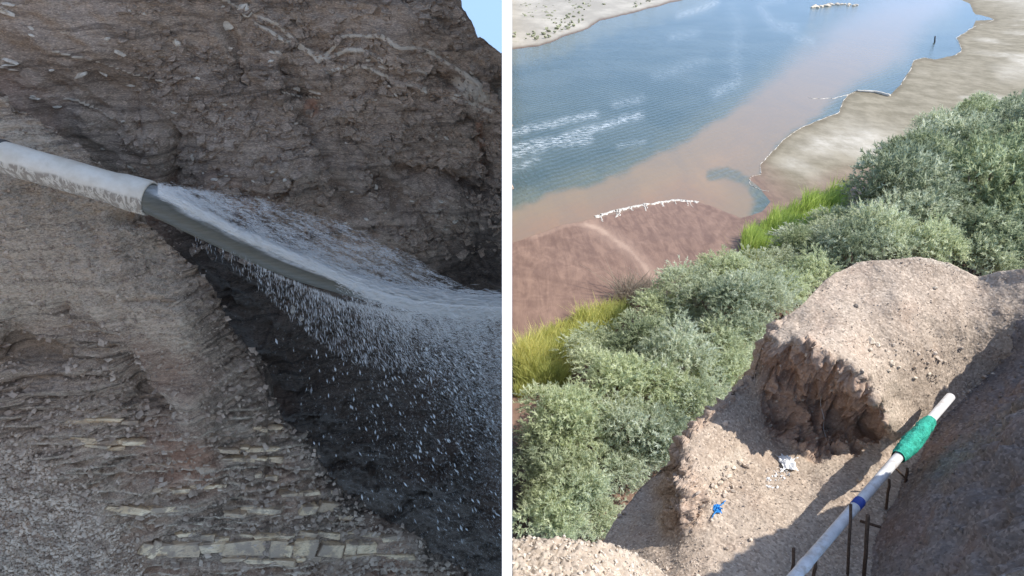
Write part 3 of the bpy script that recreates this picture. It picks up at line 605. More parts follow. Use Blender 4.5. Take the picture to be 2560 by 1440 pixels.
m.link(m.ramp(m.attr('plume'), 0, 1, .55, .10), bn.inputs['Strength'])
WATER = m.finish(col, m.ramp(glint_foam, 0, 1, .12, .5), bn.outputs[0], .14, IOR=1.333)
lake = obj('lake', mesh('lake', P, gridfaces(*P.shape[:2]), True, dict(plume=plume, nearmud=nearmud, core=core, shallow=shal, foam=foam)), WATER, label='blue lake with a brown sediment plume along its near shore', kind='structure')

# ================================================================== SHADED SIDE: loose stone, pipe, water
def nearest(S):
    PXf, PYf, Pf, Nf = S[2].ravel(), S[3].ravel(), S[0].reshape(-1, 3), S[1].reshape(-1, 3)
    def f(px, py):
        i = np.argmin((PXf - px) ** 2 + (PYf - py) ** 2); return Pf[i], Nf[i]
    return f
cliff_pt, spur_pt = nearest(CLIFF), nearest(SPUR)

# ---- stone shapes shared by many pieces
def block_shape(seed, bev=.16):
    """a weathered rectangular block: chamfered box with worn corners and uneven faces"""
    import bmesh
    r = np.random.default_rng(seed); bm = bmesh.new(); bmesh.ops.create_cube(bm, size=2.0)
    bmesh.ops.bevel(bm, geom=list(bm.edges), offset=bev, segments=1, affect='EDGES', profile=.6)
    bmesh.ops.triangulate(bm, faces=bm.faces)
    for v in bm.verts: v.co += Vector(r.normal(0, .14, 3))
    me = bpy.data.meshes.new('stone_block'); bm.to_mesh(me); bm.free(); return me
m = M('limestone')
oi = m.n('ShaderNodeObjectInfo')
nz = m.noise(4, 5, .65); st = m.noise(9, 5, .7, m.pos((1, 1, 4)))
c = m.mix(m.ramp(nz, .3, .7), (.58, .405, .23), (.82, .62, .39))
c = m.mix(m.ramp(oi.outputs['Random'], .55, .95, 0, .6), c, (.40, .275, .18))
c = m.mix(m.ramp(st, .50, .66, 0, .85), c, (.26, .19, .135)); c = m.mix(m.ramp(m.noise(2.6, 5, .7), .48, .58, 0, .9), c, (.34, .25, .175))
LIME = m.finish(c, .9, m.bump(m.noise(30, 5, .7), .8, .02), .2)
m = M('pale_stone'); c = m.mix(m.ramp(m.noise(14, 4, .6), .3, .7), (.52, .42, .31), (.80, .70, .56)); PALESTONE = m.finish(c, .85, m.bump(m.noise(60, 4, .7), .6, .01), .25)
m = M('shale_flake'); oi = m.n('ShaderNodeObjectInfo'); c = m.mix(m.ramp(m.noise(6, 3, .6), .3, .7), (.29, .21, .15), (.60, .465, .34)); SHALE = m.finish(c, .92, m.bump(m.noise(50, 4, .7), .7, .01), .2)
blocks = [block_shape(k) for k in range(7)]
for b in blocks: b.materials.append(LIME)
rk = []
for k in range(6):
    V, Fc = rock_shape(20 + k, 1, .4, 6); me = mesh('stone', V, Fc, False); me.materials.append(PALESTONE); rk.append(me)

def place_piece(name, me, p, n, w_px, h_px, depth_m, parent, yaw=None, roll=0.0, sink=.35):
    d = float(depth_of(p)); sx, sz = w_px / F * d / 2, h_px / F * d / 2
    o = obj(name, me, None, parent)
    tx = np.array([-n[1], n[0], 0]); tx /= np.linalg.norm(tx) + 1e-9
    if tx[0] < 0: tx = -tx
    a = math.atan2(tx[1], tx[0]) * .5 if yaw is None else yaw
    o.location = Vector(p) - Vector(n) * depth_m * sink; o.scale = (sx, depth_m, sz); o.rotation_euler = (random.uniform(-.06, .06), roll, a)
    return o
# pale courses in the spur: (x from, x to, y, height px, block width px, gap probability)
for x0, x1, yy, hh, bw, gp in COURSES:
    x = x0
    while x < x1:
        wpx = bw * random.choice((random.uniform(.3, .7), random.uniform(.7, 1.2), random.uniform(1.0, 1.9)))
        if random.random() > gp + (.10 if hh < 40 else 0):
            py = yy + 4 * math.sin(x * .013 + yy) + random.uniform(-3, 3)
            xm = x + wpx / 2; p = at_Y(xm, py, float(spur_Y(xm, py))); ya = at_Y(xm - 40, py, float(spur_Y(xm - 40, py))); yb = at_Y(xm + 40, py, float(spur_Y(xm + 40, py)))
            if spur_top(min(1260, x + wpx + 6)) > py - hh: x += wpx; continue
            ob = place_piece('stone_block', random.choice(blocks), p, np.array([0, -1., 0]), wpx * 1.0, hh * random.uniform(.62, 1.12), .14, spur, sink=random.uniform(.30, .95) if hh > 17 else random.uniform(.55, 1.05))
            xv = Vector(yb - ya).normalized(); zv = (Vector((0, .25, 1)) - xv * xv.dot(Vector((0, .25, 1)))).normalized(); yv = zv.cross(xv)
            ob.rotation_euler = (Matrix((xv, yv, zv)).transposed() @ Matrix.Rotation(random.uniform(-.07, .07), 3, 'Y') @ Matrix.Rotation(random.uniform(-.2, .2), 3, 'Z')).to_euler()
        x += wpx
# loose pale stones caught on the cliff face
for px, py, wpx, hpx, ro in [(212, 183, 54, 15, -.35), (258, 183, 30, 10, .6), (305, 130, 44, 16, .6), (322, 215, 30, 8, 0), (440, 105, 22, 30, -.7), (535, 286, 22, 8, 0), (260, 372, 14, 10, 0), (375, 410, 12, 8, 0), (340, 420, 16, 7, .5), (485, 390, 14, 24, .5), (555, 445, 26, 8, 0), (315, 298, 10, 6, 0), (940, 470, 18, 20, 0), (930, 442, 10, 10, .4),
                             (1095, 486, 18, 10, .3), (1122, 530, 16, 12, 0), (960, 528, 12, 10, 0), (740, 215, 46, 16, .4), (790, 232, 40, 12, .3), (1085, 340, 22, 12, 0), (1050, 218, 24, 14, .4), (1130, 232, 26, 10, 0), (960, 160, 30, 12, .3), (1150, 380, 8, 8, 0), (1170, 178, 20, 12, .5), (720, 445, 14, 10, .5), (640, 490, 44, 10, .3), (725, 270, 12, 16, 0),
                             (395, 605, 14, 12, 0), (730, 775, 16, 40, .2), (752, 805, 16, 12, 0), (1100, 560, 34, 12, .4), (560, 60, 60, 36, .4), (610, 30, 44, 40, .5), (100, 240, 30, 8, .2), (150, 265, 26, 8, 0), (40, 148, 46, 12, .4), (30, 162, 60, 6, 0), (20, 30, 60, 16, .3), (25, 12, 44, 12, .2), (1010, 590, 16, 8, 0), (865, 555, 12, 8, .3)]:
    p, n = cliff_pt(px, py); place_piece('stone', random.choice(rk), p, n, wpx, hpx, .06, cliff, roll=ro, sink=-.05)
for _ in range(70):
    px, py = random.uniform(60, 1240), random.uniform(10, 560)
    if py < cliff_top(px) + 20: continue
    p, n = cliff_pt(px, py); s_ = random.uniform(6, 15); place_piece('stone', random.choice(rk), p, n, s_ * 1.5, s_ * .7, .03, cliff, roll=random.uniform(-.2, .8), sink=-.1)

# ---- shale flakes and scree chips: too many to count, one part
def scatter(S, n, mask, size, flat, base, spread=.25, lift=.2, horiz=0.0):
    Pf, Nf = S[0].reshape(-1, 3), S[1].reshape(-1, 3); wgt = mask.ravel().astype(float).clip(0, None); wgt /= wgt.sum()
    idx = rng.choice(len(Pf), n, p=wgt); nn = Nf[idx] * (1 - horiz) + np.array([0, 0, 1.]) * horiz + rng.normal(0, spread, (n, 3))
    sz = size[0] * (size[1] / size[0]) ** (rng.random(n) ** 2.2)
    Sc = np.stack([sz * rng.uniform(.7, 1.3, n), sz * rng.uniform(.6, 1.1, n), sz * flat * rng.uniform(.6, 1.4, n)], -1)
    Pp = Pf[idx] + Nf[idx] * (sz * lift)[:, None] + rng.normal(0, .012, (n, 3))
    return stamp(base, Pp, Sc, frames(nn))
jb = BOXV + np.random.default_rng(5).normal(0, .22, BOXV.shape)
inr = (SPUR[3] < 1460) & (SPUR[2] > -20) & (np.arange(SPUR[0].shape[0])[:, None] < 402)
scr = SPUR[4]
V1 = scatter(SPUR, 4500, inr * (1 - scr) * (.3 + sstep(600, 1000, SPUR[3])), (.010, .05), .2, (jb, BOXF), .2, .05, .6)
V2 = scatter(SPUR, 8000, inr * scr * sstep(950, 1150, SPUR[3]) * sstep(560, 300, SPUR[2]), (.012, .042), .6, rock_shape(3, 1, .3, 4), .8, .15)
V3 = scatter(SPUR, 3000, inr * scr * sstep(1150, 900, SPUR[3]), (.010, .030), .6, rock_shape(4, 1, .3, 4), .8, .15)
obj('shale_chips', mesh('shale_chips', *join([(V1[0], V1[1]), (V2[0], V2[1]), (V3[0], V3[1])]), False), SHALE, spur, kind='stuff')
inc = (CLIFF[2] > 300) & (CLIFF[3] < 640) & (CLIFF[3] > cliff_top(CLIFF[2]) + 8) & (np.arange(CLIFF[0].shape[0])[:, None] < 466)
V1 = scatter(CLIFF, 9000, inc * (.2 + sstep(.0, .4, fbm(CLIFF[0], 1.3, 3, off=70.))), (.015, .09), .35, (jb, BOXF), .3, .1, .5)
obj('rock_chips', mesh('rock_chips', *V1, False), ROCK_CLIFF, cliff, kind='stuff')

# ---- outfall pipe
m = M('outfall_plastic'); v = m.pos(obj=True)
base = m.mix(m.ramp(m.noise(5, 4, .6, v), .3, .7), (.70, .60, .46), (.84, .745, .60))
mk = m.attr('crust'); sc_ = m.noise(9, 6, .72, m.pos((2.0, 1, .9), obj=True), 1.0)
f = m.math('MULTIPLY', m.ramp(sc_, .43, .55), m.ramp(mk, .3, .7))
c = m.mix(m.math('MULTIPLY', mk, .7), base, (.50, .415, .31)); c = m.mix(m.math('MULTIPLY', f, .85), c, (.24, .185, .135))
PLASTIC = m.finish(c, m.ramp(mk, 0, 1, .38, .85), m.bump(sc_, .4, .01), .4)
A = spur_pt(-60, 410)[0]; 
pd = lambda px, py, Y: at_Y(px, py, Y)
p0, p1 = pd(-140, 352, 7.62), pd(377, 497, 7.45)
ax = (p1 - p0) / np.linalg.norm(p1 - p0); L_ = np.linalg.norm(p1 - p0)
rpx = 40 / F * float(depth_of(p1))
def pipe_mesh(a, b, prof, n=40):
    """hollow lathe along a-b: prof = [(t along in metres, radius)]"""
    d = (b - a) / np.linalg.norm(b - a); s_ = np.cross(d, [0, 0, 1.]); s_ /= np.linalg.norm(s_); u = np.cross(s_, d)
    an = np.arange(n) * 2 * np.pi / n; ring = np.cos(an)[:, None] * s_ + np.sin(an)[:, None] * u
    V = np.concatenate([a + d * t + ring * r for t, r in prof]); i = np.arange(len(prof) * n).reshape(-1, n); j = np.roll(i, -1, 1)
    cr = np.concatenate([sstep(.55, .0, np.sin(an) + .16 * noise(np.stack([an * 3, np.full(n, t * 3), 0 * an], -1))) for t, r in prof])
    return V, np.stack([i[:-1], j[:-1], j[1:], i[1:]], -1).reshape(-1, 4), cr
outfall = obj('outfall_pipe', None, label='thick white plastic outfall pipe crusted with mud, resting on the shale spur', cat='pipe')
ts = np.linspace(0, L_ - .45, 40)
prof = [(t, rpx * (1.0 + .012 * math.sin(t * 9))) for t in ts] + [(L_ - .42, rpx * 1.04), (L_ - .36, rpx * 1.09), (L_ - .2, rpx * 1.12), (L_ - .06, rpx * 1.13), (L_ - .02, rpx * 1.11), (L_, rpx * 1.06), (L_ - .002, rpx * .97), (L_ - .06, rpx * .93), (L_ - .5, rpx * .92)]
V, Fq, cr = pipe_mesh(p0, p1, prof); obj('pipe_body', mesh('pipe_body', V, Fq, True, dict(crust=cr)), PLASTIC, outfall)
tj = np.linalg.norm(pd(2, 392, 7.57) - p0)
V, Fq, cr = pipe_mesh(p0, p1, [(tj - .04, rpx * 1.0), (tj - .03, rpx * 1.07), (tj + .0, rpx * 1.08), (tj + .03, rpx * 1.06), (tj + .035, rpx * 1.0)]); obj('coupling_ring', mesh('coupling_ring', V, Fq, True, dict(crust=cr)), plain('dark_rubber', (.10, .09, .08), .7, .2, 20), outfall)

# ---- jet of muddy water leaving the pipe
jp = [(345, 487, 36.5, 7.46), (380, 499, 37, 7.43), (440, 530, 35, 7.40), (500, 561, 33, 7.38), (560, 591, 31, 7.36), (620, 620, 30, 7.34), (680, 646, 30, 7.32), (740, 671, 29, 7.30), (800, 693, 26, 7.28), (860, 714, 22, 7.26), (920, 732, 18, 7.24), (980, 745, 15, 7.22), (1050, 757, 13, 7.20), (1130, 765, 12, 7.18), (1200, 768, 11, 7.17), (1254, 769, 11, 7.16)]
J = np.array(jp, float); ti = np.linspace(0, len(J) - 1, 170); Ji = np.stack([np.interp(ti, np.arange(len(J)), J[:, k]) for k in range(4)], -1)
for _ in range(8): Ji[1:-1] = (Ji[:-2] + 2 * Ji[1:-1] + Ji[2:]) / 4
JC = at_Y(Ji[:, 0], Ji[:, 1], Ji[:, 3]); JR = Ji[:, 2] / F * depth_of(JC)
V, fs = tube(JC, JR, 48, True)
n_ = 48; ang = np.tile(np.arange(n_) * 2 * np.pi / n_, len(JC)); tt = np.repeat(np.arange(len(JC)) / len(JC), n_)
amp = .45 * sstep(.45, .85, tt) + .03
rad = noise(np.stack([ang * 2.2, tt * 9, 0 * tt], -1)) * .5 + noise(np.stack([ang * 5, tt * 16, 0 * tt + 3], -1)) * .35
ctr = np.repeat(JC, n_, 0); V[:len(ctr)] = ctr + (V[:len(ctr)] - ctr) * (1 + amp * .45 * rad)[:, None]
V[:, 0] = np.minimum(V[:, 0], -WALL_T - .01)
fo = np.clip(sstep(.62, 1.0, np.sin(ang) + .22 * noise(np.stack([ang * 3, tt * 14, 0 * tt + 8], -1))) * sstep(.02, .16, tt) + sstep(.62, .80, tt + .05 * noise(np.stack([ang * 4, tt * 5, 0 * tt], -1))), 0, 1)
fo = np.concatenate([fo, [0, 1]])
m = M('jet_water'); v = m.pos((1, 1, 1))
stk = m.noise(5, 5, .65, m.pos((.7, 6, 9), rot=(0, R(24), 0)))
c = m.mix(m.ramp(stk, .3, .7), (.115, .108, .082), (.155, .148, .118)); c = m.mix(m.math('MULTIPLY', m.attr('foam'), m.ramp(stk, .25, .6, .45, 1)), c, (.92, .93, .92))
JET = m.finish(c, m.ramp(m.attr('foam'), 0, 1, .28, .6), m.bump(m.noise(7, 5, .7, m.pos((.9, 7, 10), rot=(0, R(24), 0))), .3, .02), .5, IOR=1.33)
jet = obj('water_jet', None, label='thick jet of muddy water shooting from the white outfall pipe', cat='water jet')
obj('jet_core', mesh('jet_core', V, fs, True, dict(foam=fo)), JET, jet)

# spray: thin ligaments and drops thrown off the jet, far too many to count
m = M('spray_water')
d1 = m.n('ShaderNodeBsdfDiffuse'); d1.inputs[0].default_value = (.95, .92, .86, 1); t1 = m.n('ShaderNodeBsdfTranslucent'); t1.inputs[0].default_value = (.95, .92, .86, 1); g1_ = m.n('ShaderNodeBsdfGlossy'); g1_.inputs['Roughness'].default_value = .15
a1 = m.n('ShaderNodeMixShader'); a1.inputs[0].default_value = .4; m.link(d1.outputs[0], a1.inputs[1]); m.link(t1.outputs[0], a1.inputs[2])
a2 = m.n('ShaderNodeMixShader'); a2.inputs[0].default_value = .12; m.link(a1.outputs[0], a2.inputs[1]); m.link(g1_.outputs[0], a2.inputs[2])
tr = m.n('ShaderNodeBsdfTransparent'); a3 = m.n('ShaderNodeMixShader'); a3.inputs[0].default_value = .35; m.link(a2.outputs[0], a3.inputs[1]); m.link(tr.outputs[0], a3.inputs[2])
m.link(a3.outputs[0], m.out.inputs[0]); SPRAY = m.m
def lig(px, py, Y, ang_deg, length_px, wid_px, shape=(OCTV, OCTF)):
    """elongated drops; ang is the direction of flight in the picture plane, downwards to the right"""
    Pp = at_Y(px, py, Y); d = depth_of(Pp); a = np.radians(ang_deg)
    up = np.array([0, SP, CP]); dirv = np.cos(a)[:, None] * np.array([1., 0, 0]) - np.sin(a)[:, None] * up + rng.normal(0, .12, (len(px), 3))
    k = d / F / 2
    ok = Pp[:, 0] + length_px * k < -WALL_T - .01
    S_ = np.stack([wid_px * k, wid_px * k, length_px * k], -1)
    return stamp(shape, Pp[ok], S_[ok], frames(dirv)[ok])
TETV = np.array([[.9, 0, -.3], [-.5, .8, -.2], [-.5, -.8, -.2], [0, 0, 1.]]); TETF = np.array([[0, 2, 1], [0, 1, 3], [1, 2, 3], [2, 0, 3]])
crest = curve([(395, 478), (440, 498), (500, 528), (560, 560), (620, 590), (680, 615), (740, 641), (800, 667), (860, 693), (920, 716), (980, 735), (1050, 750), (1130, 758), (1200, 762), (1256, 764)])
upper = curve([(395, 474), (450, 482), (520, 492), (600, 502), (660, 512), (720, 530), (780, 548), (850, 568), (920, 598), (1000, 638), (1080, 686), (1150, 728), (1210, 756), (1256, 766)])
parts = []
T_ = (TETV, TETF)
n = 90000; x = 395 + 860 * rng.random(n) ** .95; h = rng.random(n) ** 1.7                 # fine mist fanning above the crest
y = crest(x) + 4 - h * (crest(x) - upper(x) + 16) + rng.normal(0, 4, n)
gate = .8 * fbm(np.stack([x * .016, (y - .40 * x) * .07, 0 * x], -1), 1.0, 4) + rng.normal(0, .25, n) > -.18 + .42 * h * sstep(420, 700, x)
x, y, h = x[gate], y[gate], h[gate]; n = len(x)
parts.append(lig(x, y, 7.28 + rng.normal(0, .25, n), 26 - 9 * h + rng.normal(0, 5, n), rng.uniform(5, 20, n), rng.uniform(.35, 1.05, n), T_))
n = 22000; x = 400 + 855 * rng.random(n) ** .7; y = crest(x) + rng.normal(2, 5 + 8 * sstep(700, 1100, x), n)            # dense white crest
sl = np.degrees(np.arctan2(crest(x + 8) - crest(x - 8), 16.))
parts.append(lig(x, y, 7.12 + rng.normal(0, .1, n), sl + rng.normal(0, 3, n), rng.uniform(14, 40, n), rng.uniform(1.0, 2.4, n)))
n = 80000; x = 840 + 415 * rng.random(n) ** .6; u = rng.random(n) ** 1.8; lo = curve([(840, 40), (1000, 170), (1100, 300), (1255, 520)])(x)      # veil pouring off the right part
y = crest(x) + 4 + u * lo; gate = .5 * fbm(np.stack([(x - .5 * y) * .04, y * .014, 0 * x], -1), 1.0, 4) + rng.normal(0, .25, n) > -.15 + .62 * u; x, y, u = x[gate], y[gate], u[gate]; n = len(x)
parts.append(lig(x, y, 7.1 + rng.normal(0, .28, n), 14 + 50 * u + rng.normal(0, 8, n), rng.uniform(4, 17, n) * (1 - .4 * u), rng.uniform(.35, 1.25, n), T_))
n = 4300; x = 470 + 785 * rng.random(n) ** .6; u = rng.random(n); y0 = np.where(x < 860, curve([(470, 595), (560, 640), (700, 705), (860, 760)])(x), crest(x) + 30); y = y0 + u * (1470 - y0)       # falling drops over the ravine
dens = (.03 + .97 * sstep(520, 1230, x - .25 * (y - 900))) * (1 - .65 * sstep(.2, .95, u)); cl = fbm(np.stack([x * .012, y * .008, 0 * x], -1), 1.0, 3)
gate = (y < spur_top(x) - 4) & (rng.random(n) < dens * (.75 + 1.2 * cl)); x, y, u = x[gate], y[gate], u[gate]; n = len(x)
big_ = rng.random(n) ** 4
parts.append(lig(x, y, 7.4 + rng.normal(0, .5, n), 86 - 34 * sstep(700, 1250, x) + rng.normal(0, 7, n), 2 + 6 * rng.random(n) + 11 * big_, .4 + .7 * rng.random(n) + 4.6 * big_))
n = 22000; x = 560 + 695 * rng.random(n) ** .6; u = rng.random(n) ** .9; y0 = np.where(x < 860, curve([(470, 595), (560, 640), (700, 705), (860, 760)])(x), crest(x) + 20); y = y0 + u * (1470 - y0)
gate = (y < spur_top(x) - 4) & (rng.random(n) < (.02 + .98 * sstep(560, 1240, x - .25 * (y - 900))) * (1 - .6 * u)); x, y = x[gate], y[gate]; n = len(x)      # finer drizzle between the drops
parts.append(lig(x, y, 7.5 + rng.normal(0, .6, n), 86 - 34 * sstep(700, 1250, x) + rng.normal(0, 8, n), rng.uniform(3, 8, n), rng.uniform(.3, .8, n), T_))
n = 4200; x = 470 + 560 * rng.random(n) ** .7; u = rng.random(n) ** 2.2; y = curve([(470, 575), (520, 598), (700, 692), (860, 754), (1030, 790)])(x) + u * (40 + 110 * sstep(560, 900, x)); gate = (y < spur_top(x)) & (rng.random(n) < .12 + .9 * sstep(520, 900, x)); x, y, u = x[gate], y[gate], u[gate]; n = len(x)      # ragged dribbles under the jet
parts.append(lig(x, y, 7.32 + rng.normal(0, .15, n), 86 - 25 * sstep(760, 1000, x) + rng.normal(0, 8, n), rng.uniform(5, 20, n), rng.uniform(.5, 1.3, n)))
V, fs = join(parts)
obj('spray', mesh('spray', V, fs, False), SPRAY, jet, kind='stuff')

# ================================================================== SUNLIT SIDE: shrubs, reeds, pipeline, litter
# ---- tamarisk shrubs
def foliage_mat(name, dark, light, tip, soft=False):
    m = M(name); oi = m.n('ShaderNodeObjectInfo'); r = oi.outputs['Random']
    c = m.mix(m.attr('tone'), dark, light); c = m.mix(m.ramp(m.attr('tone'), .72, 1.0, 0, .7), c, tip)
    c = m.mix(m.ramp(r, 0, 1, 0, .55), c, m.mix(1.0, c, (1.04, 1.06, .80), 'MULTIPLY'))
    d = m.n('ShaderNodeBsdfDiffuse'); t = m.n('ShaderNodeBsdfTranslucent'); m.link(c, d.inputs[0]); m.link(c, t.inputs[0])
    if soft:
        na_ = m.n('ShaderNodeAttribute', attribute_name='nrm'); vt = m.n('ShaderNodeVectorTransform', vector_type='NORMAL', convert_from='OBJECT', convert_to='WORLD'); m.link(na_.outputs['Vector'], vt.inputs[0]); m.link(vt.outputs[0], d.inputs['Normal'])
    a = m.n('ShaderNodeMixShader'); a.inputs[0].default_value = .5; m.link(d.outputs[0], a.inputs[1]); m.link(t.outputs[0], a.inputs[2]); m.link(a.outputs[0], m.out.inputs[0])
    return m.m
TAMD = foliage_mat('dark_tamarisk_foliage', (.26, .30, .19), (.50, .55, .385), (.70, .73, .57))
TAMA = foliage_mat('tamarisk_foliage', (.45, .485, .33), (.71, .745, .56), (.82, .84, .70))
BARK = plain('tamarisk_bark', (.20, .15, .11), .9, .3, 12)
def crown_shape(seed, lobes=22, plumes=36, sprigs=16):
    r = np.random.default_rng(seed); Vs, tone, nrm = [], [], []
    L = []
    for k in range(lobes):
        a = r.uniform(0, 2 * np.pi); e = np.arcsin(r.uniform(-.15, 1)); rr = r.uniform(.42, .84)
        c = np.array([np.cos(a) * np.cos(e) * rr, np.sin(a) * np.cos(e) * rr, .55 + np.sin(e) * rr * .85]); L.append((c, r.uniform(.20, .40), r.uniform(.15, .85)))
    L.append((np.array([0, 0, .6]), .5, .5))
    for c, rad, tn in L:
        dirs = r.normal(size=(plumes, 3)); dirs[:, 2] = np.abs(dirs[:, 2]) * .9 - .25; dirs /= np.linalg.norm(dirs, axis=1)[:, None]
        for dv in dirs:
            out = dv + np.array([0, 0, .35]) + .25 * (c - np.array([0, 0, .45])) + r.normal(0, .18, 3); out /= np.linalg.norm(out)
            st = c + dv * rad * r.uniform(.55, .95); ln = r.uniform(.16, .30); ptn = np.clip(tn + r.normal(0, .22), 0, 1)
            t = r.random(sprigs); base = st + out * (t * ln)[:, None] - np.array([0, 0, 1]) * (t ** 2 * ln * .35)[:, None]
            sd = out * .75 + r.normal(0, .42, (sprigs, 3)); sd[:, 2] -= .12; sd /= np.linalg.norm(sd, axis=1)[:, None]
            wd = np.cross(sd, r.normal(size=(sprigs, 3))); wd /= np.linalg.norm(wd, axis=1)[:, None]
            sl = r.uniform(.05, .105, sprigs)[:, None]; sw = r.uniform(.008, .016, sprigs)[:, None]
            nv = dv * .7 + out * .3 + .35 * (c - np.array([0, 0, .3])) + np.array([0, 0, .25]); nv = nv / np.linalg.norm(nv) + r.normal(0, .28, (sprigs, 3)); nrm.append(np.repeat(nv / np.linalg.norm(nv, axis=1)[:, None], 3, 0))
            tri = np.stack([base - wd * sw, base + wd * sw, base + sd * sl], 1); Vs.append(tri.reshape(-1, 3))
            tt = np.clip(ptn + .25 * (t - .5) + r.normal(0, .08, sprigs), 0, 1); tone.append(np.repeat(tt, 3))
    V = np.concatenate(Vs); me = mesh('crown', V, np.arange(len(V)).reshape(-1, 3), False, dict(tone=np.concatenate(tone)))
    me.attributes.new('nrm', 'FLOAT_VECTOR', 'POINT').data.foreach_set('vector', np.concatenate(nrm).astype(np.float32).ravel()); return me
crowns = [crown_shape(100 + k) for k in range(6)]
for c in crowns: c.materials.append(TAMA)
dark_crowns = [crown_shape(200 + k) for k in range(4)]
for c in dark_crowns: c.materials.append(TAMD)
def trunk_shape(seed):
    r = np.random.default_rng(seed); parts = []
    for k in range(5):
        a = k * 1.26 + r.uniform(-.4, .4); e = np.array([np.cos(a) * .5, np.sin(a) * .5, r.uniform(.6, .95)])
        s = np.linspace(0, 1, 6)[:, None]; pth = np.array([np.cos(a) * .03, np.sin(a) * .03, -.25]) * (1 - s) + e * s + np.array([0, 0, .12]) * np.sin(s * np.pi) + r.normal(0, .02, (6, 3))
        parts.append(tube(pth, np.linspace(.045, .012, 6), 6))
    V, fs = join(parts); me = mesh('trunk', V, fs); me.materials.append(BARK); return me
trunks = [trunk_shape(k) for k in range(3)]
SHRUBS = [(1310, 1290, 92), (1400, 1300, 88), (1490, 1290, 82), (1340, 1180, 108), (1450, 1195, 98), (1540, 1170, 84), (1330, 1050, 108), (1425, 1085, 88), (1300, 1120, 84),
          (1565, 1070, 108), (1640, 1085, 92), (1672, 1130, 64), (1530, 960, 108), (1640, 985, 108), (1740, 1000, 88), (1800, 950, 84), (1500, 880, 84), (1590, 850, 98), (1690, 900, 100), (1790, 880, 98), (1860, 855, 84),
          (1650, 768, 88), (1735, 722, 84), (1725, 800, 92), (1810, 770, 98), (1892, 762, 88), (1955, 735, 72), (1805, 690, 78), (1885, 690, 80), (1962, 664, 88), (2030, 690, 66), (1990, 610, 62),
          (2045, 600, 84), (2108, 570, 84), (2150, 630, 80), (2080, 650, 70), (2200, 600, 88), (2185, 510, 84), (2262, 470, 96), (2250, 555, 96), (2335, 545, 104), (2370, 460, 104), (2320, 622, 84), (2430, 600, 96), (2500, 560, 100),
          (2555, 500, 104), (2478, 468, 104), (2430, 388, 92), (2345, 375, 78), (2292, 412, 74), (2445, 300, 62), (2452, 262, 42), (2530, 330, 76), (2535, 285, 52), (2330, 318, 46), (2600, 400, 96), (2590, 600, 96), (2450, 648, 64), (2385, 640, 62), (2520, 640, 64), (2640, 500, 96), (2390, 330, 54), (2660, 330, 96), (1345, 1250, 80)]
SHRUB_NOTES = {}
def shrub_label(i, x, y, r):
    side = ('at the left end of the shrub belt' if x < 1480 else 'left of the middle of the shrub belt' if x < 1750 else 'in the middle of the shrub belt' if x < 2040 else 'in the right part of the shrub belt' if x < 2350 else 'at the right end of the shrub belt')
    return side
order = sorted(range(len(SHRUBS)), key=lambda i: SHRUBS[i][0])
zone = {}
for i in order:
    x, y, r = SHRUBS[i]; zone.setdefault(shrub_label(i, x, y, r), []).append(i)
ORD = ['foremost', 'second nearest', 'third nearest', 'fourth nearest', 'fifth nearest', 'sixth nearest', 'seventh nearest', 'eighth nearest', 'ninth nearest', 'tenth nearest', 'eleventh nearest', 'twelfth nearest', 'thirteenth nearest', 'fourteenth nearest', 'fifteenth nearest', 'sixteenth nearest', 'seventeenth nearest', 'eighteenth nearest', 'nineteenth nearest', 'twentieth nearest', 'twenty-first nearest', 'twenty-second nearest', 'twenty-third nearest']
labels = {}
for z_, ids in zone.items():
    for k, i in enumerate(sorted(ids, key=lambda i: -SHRUBS[i][1])): labels[i] = f"{ORD[k]} feathery grey-green shrub {z_}"
for i, (px, py, rp) in enumerate(SHRUBS):
    zc_ = .9; P_ = at_z(px, py, 2.6); d = float(depth_of(P_)); big_r = px > 2120; r_ = rp / F * d * (random.uniform(.98, 1.2) if big_r else random.uniform(.95, 1.2)); sq = random.uniform(.95, 1.35) if big_r else random.uniform(.65, 1.2); P_ = at_z(px, py + .12 * rp, .45 + r_ * .85 * sq)
    root = obj('tamarisk_shrub', None, label=labels[i], cat='shrub', group='tamarisk shrubs between terrace and lake')
    root.location = (max(P_[0], r_ * .98 + .05), P_[1], .45)
    a = random.uniform(0, 6.28)
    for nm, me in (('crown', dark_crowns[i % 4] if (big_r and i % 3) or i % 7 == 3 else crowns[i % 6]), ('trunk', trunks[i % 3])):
        o = obj(nm, me, None, root); o.scale = (r_, r_, r_ * sq); o.rotation_euler = (0, 0, a); o.location = (0, 0, .25 * r_ * sq)

